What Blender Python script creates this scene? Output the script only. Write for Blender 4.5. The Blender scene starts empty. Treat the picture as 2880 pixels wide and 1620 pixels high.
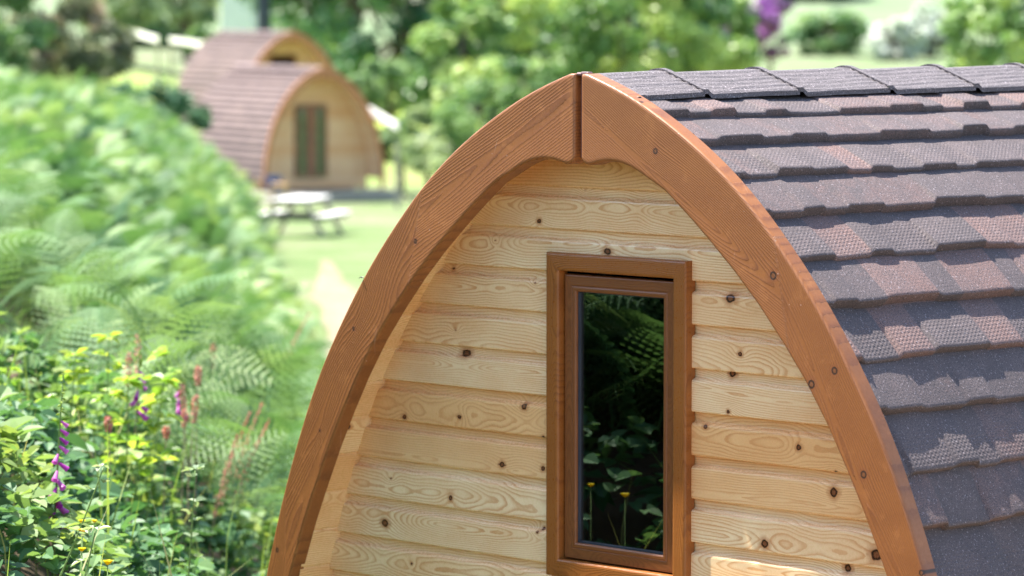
import bpy, math, random
import numpy as np
from mathutils import Vector, Matrix, Euler
R = math.radians
S = bpy.context.scene
COL = S.collection
rng = np.random.default_rng(7)
random.seed(7)

# ------------------------------------------------------------------ helpers
def tag(o, label=None, cat=None, group=None, kind=None):
    if label: o['label'] = label
    if cat: o['category'] = cat
    if group: o['group'] = group
    if kind: o['kind'] = kind
    return o

def empty(name, loc, rz=0.0, sc=1.0):
    o = bpy.data.objects.new(name, None); COL.objects.link(o)
    o.location = loc; o.rotation_euler = (0, 0, rz); o.scale = (sc, sc, sc)
    o.empty_display_size = .2
    return o

def link(name, me, mat, parent=None, smooth=False):
    o = bpy.data.objects.new(name, me); COL.objects.link(o)
    if mat is not None: me.materials.append(mat)
    if parent is not None: o.parent = parent
    me.polygons.foreach_set('use_smooth', np.full(len(me.polygons), bool(smooth)))
    return o

def np_mesh(name, V, F, attrs=None, fattrs=None):
    """V (n,3) F (m,k) array of equal k, or list of such arrays"""
    me = bpy.data.meshes.new(name)
    V = np.asarray(V, np.float32)
    Fs = F if isinstance(F, list) else [F]
    Fs = [np.asarray(f, np.int32) for f in Fs if len(f)]
    me.vertices.add(len(V)); me.vertices.foreach_set('co', V.ravel())
    loops = np.concatenate([f.ravel() for f in Fs])
    tot = np.concatenate([np.full(len(f), f.shape[1], np.int32) for f in Fs])
    start = np.r_[0, np.cumsum(tot)[:-1]].astype(np.int32)
    me.loops.add(len(loops)); me.loops.foreach_set('vertex_index', loops)
    me.polygons.add(len(tot)); me.polygons.foreach_set('loop_start', start)
    me.polygons.foreach_set('loop_total', tot)
    for k, a in (attrs or {}).items():
        at = me.attributes.new(k, 'FLOAT', 'POINT'); at.data.foreach_set('value', np.asarray(a, np.float32).ravel())
    for k, a in (fattrs or {}).items():
        at = me.attributes.new(k, 'FLOAT', 'FACE'); at.data.foreach_set('value', np.asarray(a, np.float32).ravel())
    me.update(calc_edges=True); me.validate()
    return me

def grid_faces(nr, nc, flip=False, base=0, wrap=False):
    i = np.arange(nr - 1)[:, None]; j = np.arange(nc - (0 if wrap else 1))[None, :]
    a = i * nc + j; b = i * nc + (j + 1) % nc; c = (i + 1) * nc + (j + 1) % nc; d = (i + 1) * nc + j
    f = np.stack([a, b, c, d], -1).reshape(-1, 4) + base
    return f[:, ::-1] if flip else f

class MB:
    """collects simple solids into one mesh"""
    def __init__(s): s.v = []; s.q = []; s.t = []; s.n = 0; s.a = []
    def add(s, V, Q=None, T=None, tone=0.5):
        V = np.asarray(V, float)
        s.v.append(V); s.a.append(np.full(len(V), tone))
        if Q is not None and len(Q): s.q.append(np.asarray(Q) + s.n)
        if T is not None and len(T): s.t.append(np.asarray(T) + s.n)
        s.n += len(V)
    def box(s, c, d, rot=None, bev=0.0, tone=.5):
        c = np.array(c, float); h = np.array(d, float) / 2
        if bev > 0:
            b = min(bev, h.min() * .9)
            pts = []
            for sx in (-1, 1):
                for sy in (-1, 1):
                    for sz in (-1, 1):
                        pts += [(sx*h[0], sy*(h[1]-b), sz*(h[2]-b)), (sx*(h[0]-b), sy*h[1], sz*(h[2]-b)), (sx*(h[0]-b), sy*(h[1]-b), sz*h[2])]
            P = np.array(pts)
            def I(sx, sy, sz, k): return (((sx > 0)*4 + (sy > 0)*2 + (sz > 0))*3 + k)
            Q = []; T = []
            for sg in (-1, 1):
                Q.append([I(sg, -1, -1, 0), I(sg, 1, -1, 0), I(sg, 1, 1, 0), I(sg, -1, 1, 0)][::sg])
                Q.append([I(-1, sg, -1, 1), I(-1, sg, 1, 1), I(1, sg, 1, 1), I(1, sg, -1, 1)][::sg])
                Q.append([I(-1, -1, sg, 2), I(1, -1, sg, 2), I(1, 1, sg, 2), I(-1, 1, sg, 2)][::sg])
            for a in (-1, 1):
                for b2 in (-1, 1):
                    Q.append([I(a, b2, -1, 0), I(a, b2, -1, 1), I(a, b2, 1, 1), I(a, b2, 1, 0)][::a*b2])
                    Q.append([I(a, -1, b2, 0), I(a, 1, b2, 0), I(a, 1, b2, 2), I(a, -1, b2, 2)][::a*b2])
                    Q.append([I(-1, a, b2, 1), I(-1, a, b2, 2), I(1, a, b2, 2), I(1, a, b2, 1)][::a*b2])
                    for c2 in (-1, 1):
                        T.append([I(a, b2, c2, 0), I(a, b2, c2, 1), I(a, b2, c2, 2)][::a*b2*c2])
        else:
            P = np.array([(x*h[0], y*h[1], z*h[2]) for x in (-1, 1) for y in (-1, 1) for z in (-1, 1)])
            Q = [[0,1,3,2],[4,6,7,5],[0,4,5,1],[2,3,7,6],[0,2,6,4],[1,5,7,3]]; T = []
        if rot is not None: P = P @ np.array(Euler(rot).to_matrix()).T
        s.add(P + c, Q, T, tone)
    def tube(s, pts, rad, n=8, cap=True, tone=.5):
        pts = np.array(pts, float); m = len(pts)
        rad = np.full(m, rad) if np.isscalar(rad) else np.array(rad, float)
        T = np.gradient(pts, axis=0); T /= np.linalg.norm(T, axis=1)[:, None] + 1e-9
        up = np.array([0, 0, 1.]) if abs(T[0][2]) < .9 else np.array([1., 0, 0])
        V = []
        for k in range(m):
            a = np.cross(T[k], up); a /= np.linalg.norm(a) + 1e-9; b = np.cross(T[k], a); up = np.cross(a, T[k]) if False else up
            th = np.arange(n) / n * 2 * np.pi
            V.append(pts[k] + rad[k] * (np.cos(th)[:, None] * a + np.sin(th)[:, None] * b))
        V = np.concatenate(V); Q = grid_faces(m, n, wrap=True)
        if cap:
            c0 = len(V); V = np.vstack([V, pts[0], pts[-1]])
            Tt = [[c0, (j+1) % n, j] for j in range(n)] + [[c0+1, (m-1)*n+j, (m-1)*n+(j+1) % n] for j in range(n)]
        else: Tt = []
        s.add(V, Q, Tt, tone)
    def build(s, name, mat, parent=None, smooth=False):
        F = []
        if s.q: F.append(np.concatenate(s.q))
        if s.t: F.append(np.concatenate(s.t))
        me = np_mesh(name, np.concatenate(s.v), F, {'tone': np.concatenate(s.a)})
        return link(name, me, mat, parent, smooth)

def copy_tree(o, parent=None):
    c = o.copy(); COL.objects.link(c); c.parent = parent
    for ch in list(o.children): copy_tree(ch, c)
    return c

# value noise (1-d / 2-d) for shaping
def noise1(x, seed, octs=3):
    x = np.asarray(x, float); out = np.zeros_like(x); amp = 1
    r = np.random.default_rng(seed).uniform(-1, 1, 4096)
    for o in range(octs):
        xi = np.floor(x * 2**o + 31.7 * o); f = x * 2**o + 31.7 * o - xi; f = f*f*(3-2*f); xi = xi.astype(int)
        out += amp * (r[xi % 4096] * (1-f) + r[(xi+1) % 4096] * f); amp *= .5
    return out
def noise2(x, y, seed, octs=3):
    x = np.asarray(x, float); y = np.asarray(y, float); out = np.zeros(np.broadcast(x, y).shape); amp = 1
    r = np.random.default_rng(seed).uniform(-1, 1, (256, 256))
    for o in range(octs):
        X = x * 2**o + 17.3*o; Y = y * 2**o + 9.1*o
        xi = np.floor(X); yi = np.floor(Y); fx = X-xi; fy = Y-yi; fx = fx*fx*(3-2*fx); fy = fy*fy*(3-2*fy)
        xi = xi.astype(int); yi = yi.astype(int)
        g = lambda a, b: r[(xi+a) % 256, (yi+b) % 256]
        out += amp * ((g(0,0)*(1-fx)+g(1,0)*fx)*(1-fy) + (g(0,1)*(1-fx)+g(1,1)*fx)*fy); amp *= .5
    return out

# ------------------------------------------------------------------ materials
def new_mat(name):
    m = bpy.data.materials.new(name); m.use_nodes = True
    nt = m.node_tree; nt.nodes.clear()
    return m, nt
def N(nt, t, **k):
    n = nt.nodes.new(t)
    for a, b in k.items():
        if a == 'ins':
            for i, v in b.items(): n.inputs[i].default_value = v
        else: setattr(n, a, b)
    return n
def L(nt, a, b): nt.links.new(a, b)
def ramp(nt, fac, stops, interp='LINEAR'):
    r = N(nt, 'ShaderNodeValToRGB'); e = r.color_ramp; e.interpolation = interp
    while len(e.elements) > 1: e.elements.remove(e.elements[-1])
    e.elements[0].position = stops[0][0]; e.elements[0].color = (*stops[0][1], 1) if len(stops[0][1]) == 3 else stops[0][1]
    for p, c in stops[1:]:
        x = e.elements.new(p); x.color = (*c, 1)
    L(nt, fac, r.inputs[0]); return r.outputs[0]
def mix(nt, f, a, b, blend='MIX'):
    m = N(nt, 'ShaderNodeMix', data_type='RGBA', blend_type=blend)
    for s, v in ((m.inputs[0], f), (m.inputs[6], a), (m.inputs[7], b)):
        if hasattr(v, 'is_linked'): L(nt, v, s)
        elif isinstance(v, (int, float)): s.default_value = v
        else: s.default_value = (*v, 1)
    return m.outputs[2]
def math_(nt, op, a, b=None, c=None):
    m = N(nt, 'ShaderNodeMath', operation=op)
    for s, v in zip(m.inputs, (a, b, c)):
        if v is None: continue
        if hasattr(v, 'is_linked'): L(nt, v, s)
        else: s.default_value = v
    return m.outputs[0]
def attr(nt, n): return N(nt, 'ShaderNodeAttribute', attribute_name=n).outputs['Fac']
def noise(nt, vec, scale, detail=3, rough=.5):
    n = N(nt, 'ShaderNodeTexNoise', ins={'Scale': scale, 'Detail': detail, 'Roughness': rough})
    if vec is not None: L(nt, vec, n.inputs['Vector'])
    return n.outputs['Fac']
def objco(nt, scale=(1, 1, 1)):
    t = N(nt, 'ShaderNodeTexCoord'); mp = N(nt, 'ShaderNodeMapping'); mp.inputs['Scale'].default_value = scale
    L(nt, t.outputs['Object'], mp.inputs['Vector']); return mp.outputs[0]
def principled(nt, color=None, rough=.5, spec=.5, bump=None, bstr=.3, bdist=.002, metal=0, coat=0):
    p = N(nt, 'ShaderNodeBsdfPrincipled'); o = N(nt, 'ShaderNodeOutputMaterial')
    if hasattr(color, 'is_linked'): L(nt, color, p.inputs['Base Color'])
    elif color is not None: p.inputs['Base Color'].default_value = (*color, 1)
    if hasattr(rough, 'is_linked'): L(nt, rough, p.inputs['Roughness'])
    else: p.inputs['Roughness'].default_value = rough
    p.inputs['Specular IOR Level'].default_value = spec
    p.inputs['Metallic'].default_value = metal
    p.inputs['Coat Weight'].default_value = coat; p.inputs['Coat Roughness'].default_value = .24
    if bump is not None:
        b = N(nt, 'ShaderNodeBump', ins={'Strength': bstr, 'Distance': bdist}); L(nt, bump, b.inputs['Height']); L(nt, b.outputs[0], p.inputs['Normal'])
    L(nt, p.outputs[0], o.inputs[0]); return p

def wood_mat(name, early, late, pale, knotc, halo, rough=.4, bstr=.25, ringw=.82, coat=0, streak=None, haze=None, ringk=.8):
    m, nt = new_mat(name)
    g = attr(nt, 'grain'); t = attr(nt, 'tone'); k = attr(nt, 'knot')
    co = objco(nt)
    g2 = math_(nt, 'ADD', g, math_(nt, 'MULTIPLY', math_(nt, 'SUBTRACT', noise(nt, co, 70, 3), .5), .3))
    fr = math_(nt, 'FRACT', g2)
    ring = ramp(nt, fr, [(0, (.10,)*3), (.35, (.0,)*3), (ringw-.22, (.35,)*3), (ringw, (1,)*3), (.96, (.9,)*3), (1, (.10,)*3)])
    # ring strength varies slowly
    str_ = ramp(nt, noise(nt, co, 6, 2), [(.3, (.5,)*3), (.65, (1,)*3)])
    f = math_(nt, 'MULTIPLY', math_(nt, 'MULTIPLY', ring, str_), ringk)
    base = mix(nt, t, early, pale)
    c = mix(nt, f, base, late)
    fib = noise(nt, objco(nt, (3, 3, 3)), 40, 4, .7)
    c = mix(nt, .13, c, ramp(nt, fib, [(.3, tuple(x*.55 for x in early)), (.7, tuple(min(1, x*1.3) for x in pale))]))
    blot = noise(nt, objco(nt, (2.2, 2.2, 5)), 2.2, 3, .6)
    c = mix(nt, ramp(nt, blot, [(.35, (.0,)*3), (.75, (.5,)*3)]), c, mix(nt, .5, early, late))
    if streak:
        sg = noise(nt, objco(nt, (1, 1, 1)), 14, 5, .7)
        c = mix(nt, ramp(nt, sg, [(.56, (0,)*3), (.72, (.35,)*3)]), c, streak)
    kk = math_(nt, 'DIVIDE', k, 4.0)
    kf = ramp(nt, kk, [(0, (1,)*3), (.24, (1,)*3), (.30, (0,)*3)])
    hf = ramp(nt, kk, [(0, (.8,)*3), (.28, (.75,)*3), (.62, (0,)*3)])
    kc = ramp(nt, kk, [(0, tuple(x*2.2 for x in knotc)), (.12, tuple(x*2.5 for x in knotc)), (.19, tuple(x*.4 for x in knotc)), (.26, tuple(x*.5 for x in knotc))])
    c = mix(nt, hf, c, halo); c = mix(nt, kf, c, kc)
    if haze is not None:   # scuffs and small scratches on the varnish
        w = N(nt, 'ShaderNodeTexVoronoi', feature='DISTANCE_TO_EDGE', ins={'Scale': 5.0, 'Randomness': 1})
        mp = objco(nt, (1, 1, .35)); L(nt, mp, w.inputs['Vector'])
        ln = ramp(nt, w.outputs['Distance'], [(0, (1,)*3), (.0028, (0,)*3)])
        msk = ramp(nt, noise(nt, co, 7, 3), [(.58, (0,)*3), (.64, (.28,)*3)])
        c = mix(nt, math_(nt, 'MULTIPLY', ln, msk), c, haze)
        sp = N(nt, 'ShaderNodeTexVoronoi', ins={'Scale': 55.0}); L(nt, co, sp.inputs['Vector'])
        rs = N(nt, 'ShaderNodeSeparateColor'); L(nt, sp.outputs['Color'], rs.inputs[0])
        spk = math_(nt, 'MULTIPLY', ramp(nt, sp.outputs['Distance'], [(.06, (1,)*3), (.1, (0,)*3)]), ramp(nt, rs.outputs[0], [(.95, (0,)*3), (.96, (.5,)*3)]))
        c = mix(nt, spk, c, haze)
    bm = math_(nt, 'ADD', math_(nt, 'MULTIPLY', ring, -.6), math_(nt, 'MULTIPLY', fib, .4))
    rr = ramp(nt, fib, [(.3, (rough+.08,)*3), (.7, (rough-.06,)*3)])
    principled(nt, c, rr, .5, bm, bstr, .0012, coat=coat)
    return m

PINE = wood_mat('pine', (.86, .49, .20), (.54, .19, .042), (.95, .72, .42), (.085, .030, .012), (.44, .17, .06), rough=.27, bstr=.12, coat=.15)
STAIN = wood_mat('stained_fascia', (.26, .088, .018), (.14, .041, .010), (.32, .118, .026), (.075, .026, .007), (.22, .07, .018), rough=.52, bstr=.45, coat=.15, streak=(.50, .20, .06), haze=(.72, .5, .42))
TRIM = wood_mat('stained_trim', (.29, .098, .020), (.16, .046, .010), (.34, .122, .026), (.05, .02, .01), (.15, .05, .02), rough=.3, bstr=.3)
SASH = wood_mat('stained_sash', (.20, .070, .020), (.13, .040, .012), (.23, .080, .023), (.05, .02, .01), (.1, .04, .02), rough=.33, bstr=.2)

def tile_mat(name, dimple=True):
    m, nt = new_mat(name)
    t = attr(nt, 'tone'); co = objco(nt)
    n1 = noise(nt, co, 420, 2, .6); n2 = noise(nt, co, 190, 2, .6)
    t = math_(nt, 'ADD', t, math_(nt, 'MULTIPLY', math_(nt, 'SUBTRACT', noise(nt, co, 16, 4, .7), .5), .9))
    base = mix(nt, ramp(nt, t, [(.35, (0,)*3), (.75, (1,)*3)]), (.112, .086, .084), (.225, .132, .112))
    base = mix(nt, ramp(nt, noise(nt, co, 9, 3), [(.4, (0,)*3), (.62, (.45,)*3)]), base, (.17, .125, .12))
    c = mix(nt, ramp(nt, n1, [(.40, (0,)*3), (.50, (.8,)*3)]), (.045, .040, .043), base)
    c = mix(nt, ramp(nt, n2, [(.62, (0,)*3), (.70, (.5,)*3)]), c, (.42, .36, .38))
    h = math_(nt, 'ADD', math_(nt, 'MULTIPLY', n1, .5), math_(nt, 'MULTIPLY', n2, .7))
    if dimple:
        su = attr(nt, 'cs'); dm = attr(nt, 'dimple')
        sep = N(nt, 'ShaderNodeSeparateXYZ'); L(nt, co, sep.inputs[0])
        a = math_(nt, 'SINE', math_(nt, 'MULTIPLY', sep.outputs[1], 2*math.pi/.0145))
        b = math_(nt, 'SINE', math_(nt, 'MULTIPLY', su, 2*math.pi/.0118))
        ab = math_(nt, 'ADD', math_(nt, 'MULTIPLY', b, .45), math_(nt, 'MULTIPLY', math_(nt, 'MULTIPLY', a, b), .9))
        h = math_(nt, 'ADD', h, math_(nt, 'MULTIPLY', math_(nt, 'MULTIPLY', ab, dm), .42))
    principled(nt, c, .75, .35, h, .9, .0016)
    return m
TILE = tile_mat('granule_tile'); 
def cap_mat():
    m, nt = new_mat('granule_ridge'); co = objco(nt)
    n1 = noise(nt, co, 420, 2, .6); n2 = noise(nt, co, 190, 2, .6)
    c = mix(nt, ramp(nt, n1, [(.40, (0,)*3), (.50, (.8,)*3)]), (.04, .036, .038), (.165, .14, .143))
    c = mix(nt, ramp(nt, n2, [(.60, (0,)*3), (.68, (.75,)*3)]), c, (.40, .34, .36))
    st = noise(nt, objco(nt, (1, .12, 1)), 75, 2, .5)
    h = math_(nt, 'ADD', math_(nt, 'MULTIPLY', n1, .4), math_(nt, 'MULTIPLY', st, 1.5))
    principled(nt, c, .75, .35, h, 1.0, .003); return m
CAP = cap_mat()

def simple(name, col, rough=.6, var=.25, scale=8, spec=.4, bstr=.2, metal=0):
    m, nt = new_mat(name); n = noise(nt, objco(nt), scale, 4, .6)
    c = ramp(nt, n, [(.3, tuple(x*(1-var) for x in col)), (.7, tuple(min(1, x*(1+var)) for x in col))])
    principled(nt, c, rough, spec, n, bstr, .003, metal); return m
RUBBER = simple('rubber_gasket', (.035, .042, .055), .5)
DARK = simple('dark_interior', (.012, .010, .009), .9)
GREYWOOD = simple('weathered_timber', (.34, .31, .27), .7)
WHITEWOOD = simple('pale_timber', (.80, .77, .72), .6, .08)
DARKWOOD = simple('dark_timber', (.07, .07, .075), .7)
TANWOOD = simple('tan_timber', (.62, .38, .17), .6)
BLUE = simple('blue_plastic', (.02, .07, .20), .4)
RENDERW = simple('white_render', (.5, .55, .6), .7, .05, 2)
BARK = simple('bark', (.10, .078, .06), .9, .5, 14, .2, .6)
STEMG = simple('green_stem', (.16, .26, .07), .5, .3, 60)
STEMB = simple('dry_stem', (.33, .25, .16), .7, .3, 60)

def glass_mat():
    m, nt = new_mat('window_glass')
    fr = N(nt, 'ShaderNodeFresnel', ins={'IOR': 1.62})
    gl = N(nt, 'ShaderNodeBsdfGlossy', ins={'Roughness': 0.012}); tr = N(nt, 'ShaderNodeBsdfTransparent', ins={'Color': (.75, .8, .78, 1)})
    mx = N(nt, 'ShaderNodeMixShader'); o = N(nt, 'ShaderNodeOutputMaterial')
    L(nt, math_(nt, 'MULTIPLY', fr.outputs[0], 3.6), mx.inputs[0]); L(nt, tr.outputs[0], mx.inputs[1]); L(nt, gl.outputs[0], mx.inputs[2]); L(nt, mx.outputs[0], o.inputs[0])
    return m
GLASS = glass_mat()

def leaf_mat(name, dark, mid, light, trans=.45, rough=.4, spec=.4, tcol=None, objrand=0.0):
    m, nt = new_mat(name)
    t = attr(nt, 'tone')
    c = ramp(nt, t, [(0, dark), (.5, mid), (1, light)])
    d = N(nt, 'ShaderNodeBsdfPrincipled', ins={'Roughness': rough, 'Specular IOR Level': spec}); L(nt, c, d.inputs['Base Color'])
    tr = N(nt, 'ShaderNodeBsdfTranslucent')
    tc = mix(nt, 1.0, c, tcol or (1.1, 1.15, .6), 'MULTIPLY'); L(nt, tc, tr.inputs['Color'])
    mx = N(nt, 'ShaderNodeMixShader', ins={0: trans}); o = N(nt, 'ShaderNodeOutputMaterial')
    L(nt, d.outputs[0], mx.inputs[1]); L(nt, tr.outputs[0], mx.inputs[2]); L(nt, mx.outputs[0], o.inputs[0])
    return m
FERN = leaf_mat('bracken_leaf', (.03, .10, .045), (.14, .26, .10), (.40, .50, .24), .33, .55, .25)
BRAM = leaf_mat('bramble_leaf', (.045, .13, .06), (.13, .26, .11), (.34, .42, .12), .40, .5, .28)
LIME = leaf_mat('lime_leaf', (.16, .32, .06), (.32, .46, .07), (.52, .58, .12), .5, .4, .4)
REDL = leaf_mat('red_seed', (.48, .20, .16), (.62, .31, .25), (.66, .42, .32), .35, .6, .2, (1.1, .7, .6))
PURP = leaf_mat('purple_petal', (.32, .03, .30), (.52, .06, .46), (.65, .20, .56), .35, .4, .3, (1, .7, 1))
YELL = leaf_mat('yellow_petal', (.80, .60, .0), (.85, .68, .0), (.9, .75, .02), .2, .3, .6, (1, .8, .3))
GRASSM = leaf_mat('grass_blade', (.16, .26, .06), (.28, .36, .10), (.45, .40, .20), .4, .5, .2)

# ------------------------------------------------------------------ camera
CZ = 2.75
F = 10365.0; CX = 1440.0; CY = 810.0; HY = 32.0
cam = bpy.data.cameras.new('camera'); co_ = bpy.data.objects.new('camera', cam); COL.objects.link(co_)
cam.sensor_width = 36; cam.lens = F / 2880 * 36; cam.clip_start = .1; cam.clip_end = 3000
co_.location = (0, 0, CZ); pitch = math.atan((CY - HY) / F)
co_.rotation_euler = (math.pi/2 - pitch, 0, 0)
cam.dof.use_dof = True; cam.dof.focus_distance = 9.05; cam.dof.aperture_fstop = 4.1; cam.dof.aperture_blades = 9
S.camera = co_

# ------------------------------------------------------------------ light
SD = None
TH = R(46)
PX = np.array([math.cos(TH), -math.sin(TH), 0]); PR = np.array([math.sin(TH), math.cos(TH), 0])
sv = -.48*PX - .143*PR + np.array([0, 0, 1.]); sv /= np.linalg.norm(sv)
sun = bpy.data.lights.new('sun', 'SUN'); sun.energy = 5.0; sun.angle = R(.6); sun.color = (1, .95, .87)
so = bpy.data.objects.new('sun', sun); COL.objects.link(so)
so.rotation_euler = Vector((-sv[0], -sv[1], -sv[2])).to_track_quat('-Z', 'Y').to_euler(); so.location = (0, 0, 30)
W = bpy.data.worlds.new('World'); S.world = W; W.use_nodes = True
wn = W.node_tree; sky = wn.nodes.new('ShaderNodeTexSky'); sky.sky_type = 'NISHITA'; sky.sun_disc = False
sky.sun_elevation = math.asin(sv[2]); sky.sun_rotation = math.atan2(sv[0], sv[1])
bg = wn.nodes['Background']; wn.links.new(sky.outputs[0], bg.inputs[0]); bg.inputs[1].default_value = .135
S.view_settings.view_transform = 'Standard'; S.view_settings.look = 'None'; S.view_settings.exposure = 1.64

# ------------------------------------------------------------------ pod profile
PTS = [(0.0,0.0),(.165,-.05),(.344,-.142),(.51,-.25),(.66,-.39),(.818,-.57),(.985,-.82),(1.09,-1.05),(1.175,-1.28),(1.25,-1.55),(1.31,-1.9),(1.333,-2.25),(1.32,-2.55)]
def resample(pts, n, k=0):
    p = np.array(pts, float); d = np.r_[0, np.cumsum(np.hypot(*np.diff(p, axis=0).T))]; Lg = d[-1]
    s = np.linspace(0, Lg, n); x = np.interp(s, d, p[:, 0]); z = np.interp(s, d, p[:, 1])
    if k:
        a = np.unwrap(np.arctan2(np.diff(z), np.diff(x)))
        kk = np.hanning(2*k+1); kk /= kk.sum()
        ae = np.r_[2*a[0]-a[k:0:-1], a, 2*a[-1]-a[-2:-k-2:-1]]; a = np.convolve(ae, kk, 'valid'); ds = Lg/(n-1)
        x = p[0, 0] + np.r_[0, np.cumsum(np.cos(a)*ds)]; z = p[0, 1] + np.r_[0, np.cumsum(np.sin(a)*ds)]
    return s, x, z
PS, PXs, PZs = resample(PTS, 400, 30)
_a = np.arctan2(np.gradient(PZs), np.gradient(PXs))
PNx, PNz = -np.sin(_a), np.cos(_a)
def prof(s, off=0.0):
    x = np.interp(s, PS, PXs); z = np.interp(s, PS, PZs); nx = np.interp(s, PS, PNx); nz = np.interp(s, PS, PNz)
    return x + nx*off, z + nz*off

def wood_field(u, v, seed, spacing=.0062, h0=None, knots=(), us=None):
    """ring phase of a flat-sawn board: u along, v across"""
    r = np.random.default_rng(seed)
    h = (r.uniform(.008, .03) if h0 is None else h0) + .017*noise1(u*2.2 + seed*3.1, seed, 3) + .004*noise1(u*9 + seed, seed+5, 2)
    v0 = r.uniform(-.03, .03) + .012*noise1(u*1.6 + seed*1.7, seed+9, 2)
    rad = np.sign(h)*h*h*25 + np.sqrt((v - v0)**2 + h*h)
    ph = rad/spacing + .35*noise2(u*9, v*50, seed+3, 2)
    kd = np.full(u.shape, 9.0); compress = 1.0 if us is None else us
    for ku, kv, kr in knots:
        du = (u-ku); dv = (v-kv); d = np.hypot(du, dv)
        w = kr*2.6 + .006
        ph = ph + 2.2*np.exp(-((du/(1.7*w))**2 + (dv/w)**2))
        if us is not None: continue
        kd = np.minimum(kd, np.hypot(du/(1.0 + .45*((ku*97.3) % 1)), dv*(1 + .25*((ku*31.7) % 1)))/kr*(1 + .13*noise1(np.arctan2(dv, du)*1.6 + ku*50, 3, 2)))
        # cracks running along the grain out of a knot
        kd = np.minimum(kd, np.where(np.abs(du) < kr*2.3, .95 + np.abs(dv)/(kr*.25), 9))
    return ph, kd

def cam_pt(px, py, D):     # a point at depth D seen at full-size pixel px,py
    y = D; v = ((px-CX)/F, 1, -(py-CY)/F); c, s = math.cos(pitch), math.sin(pitch)
    w = (v[0], c + v[2]*s, -s + v[2]*c); k = D / w[1]
    return (w[0]*k, D, CZ + w[2]*k)

APEX = np.array(cam_pt(1632, 197, 9.2)) - .009*PX
HZ = APEX[2]                     # ridge height above world zero
BASE = -2.55
def pod_frame(px, py, yo):      # photo pixel -> local (x, z rel. apex) on plane y=yo
    v = np.array([(px-CX)/F, 1, -(py-CY)/F]); c, s = math.cos(pitch), math.sin(pitch)
    w = np.array([v[0], c + v[2]*s, -s + v[2]*c]); O = APEX - np.array([0, 0, CZ]) + PR*yo
    t = (O @ PR)/(w @ PR); P = w*t - (APEX - np.array([0, 0, CZ])); return P @ PX, P[2]

FAS_T = .045; WALL_Y = .14
OUT = [(.011, -.010)] + [tuple(p) for p in np.stack(prof(np.linspace(.03, 2.9, 60)), 1)]
INN = [(.011,-.213),(.015,-.226),(.026,-.235),(.042,-.2365),(.062,-.231),(.085,-.2265),(.115,-.2245),(.145,-.227),(.175,-.234),(.205,-.2455),(.243,-.264),(.30,-.292),(.34,-.322),(.385,-.356),(.45,-.409),(.53,-.478),(.61,-.555),(.69,-.643),(.76,-.727),(.83,-.827),(.89,-.926),(.945,-1.025),(1.0,-1.135),(1.052,-1.245),(1.11,-1.39),(1.165,-1.57),(1.21,-1.8),(1.24,-2.1),(1.24,-2.54)]

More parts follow.
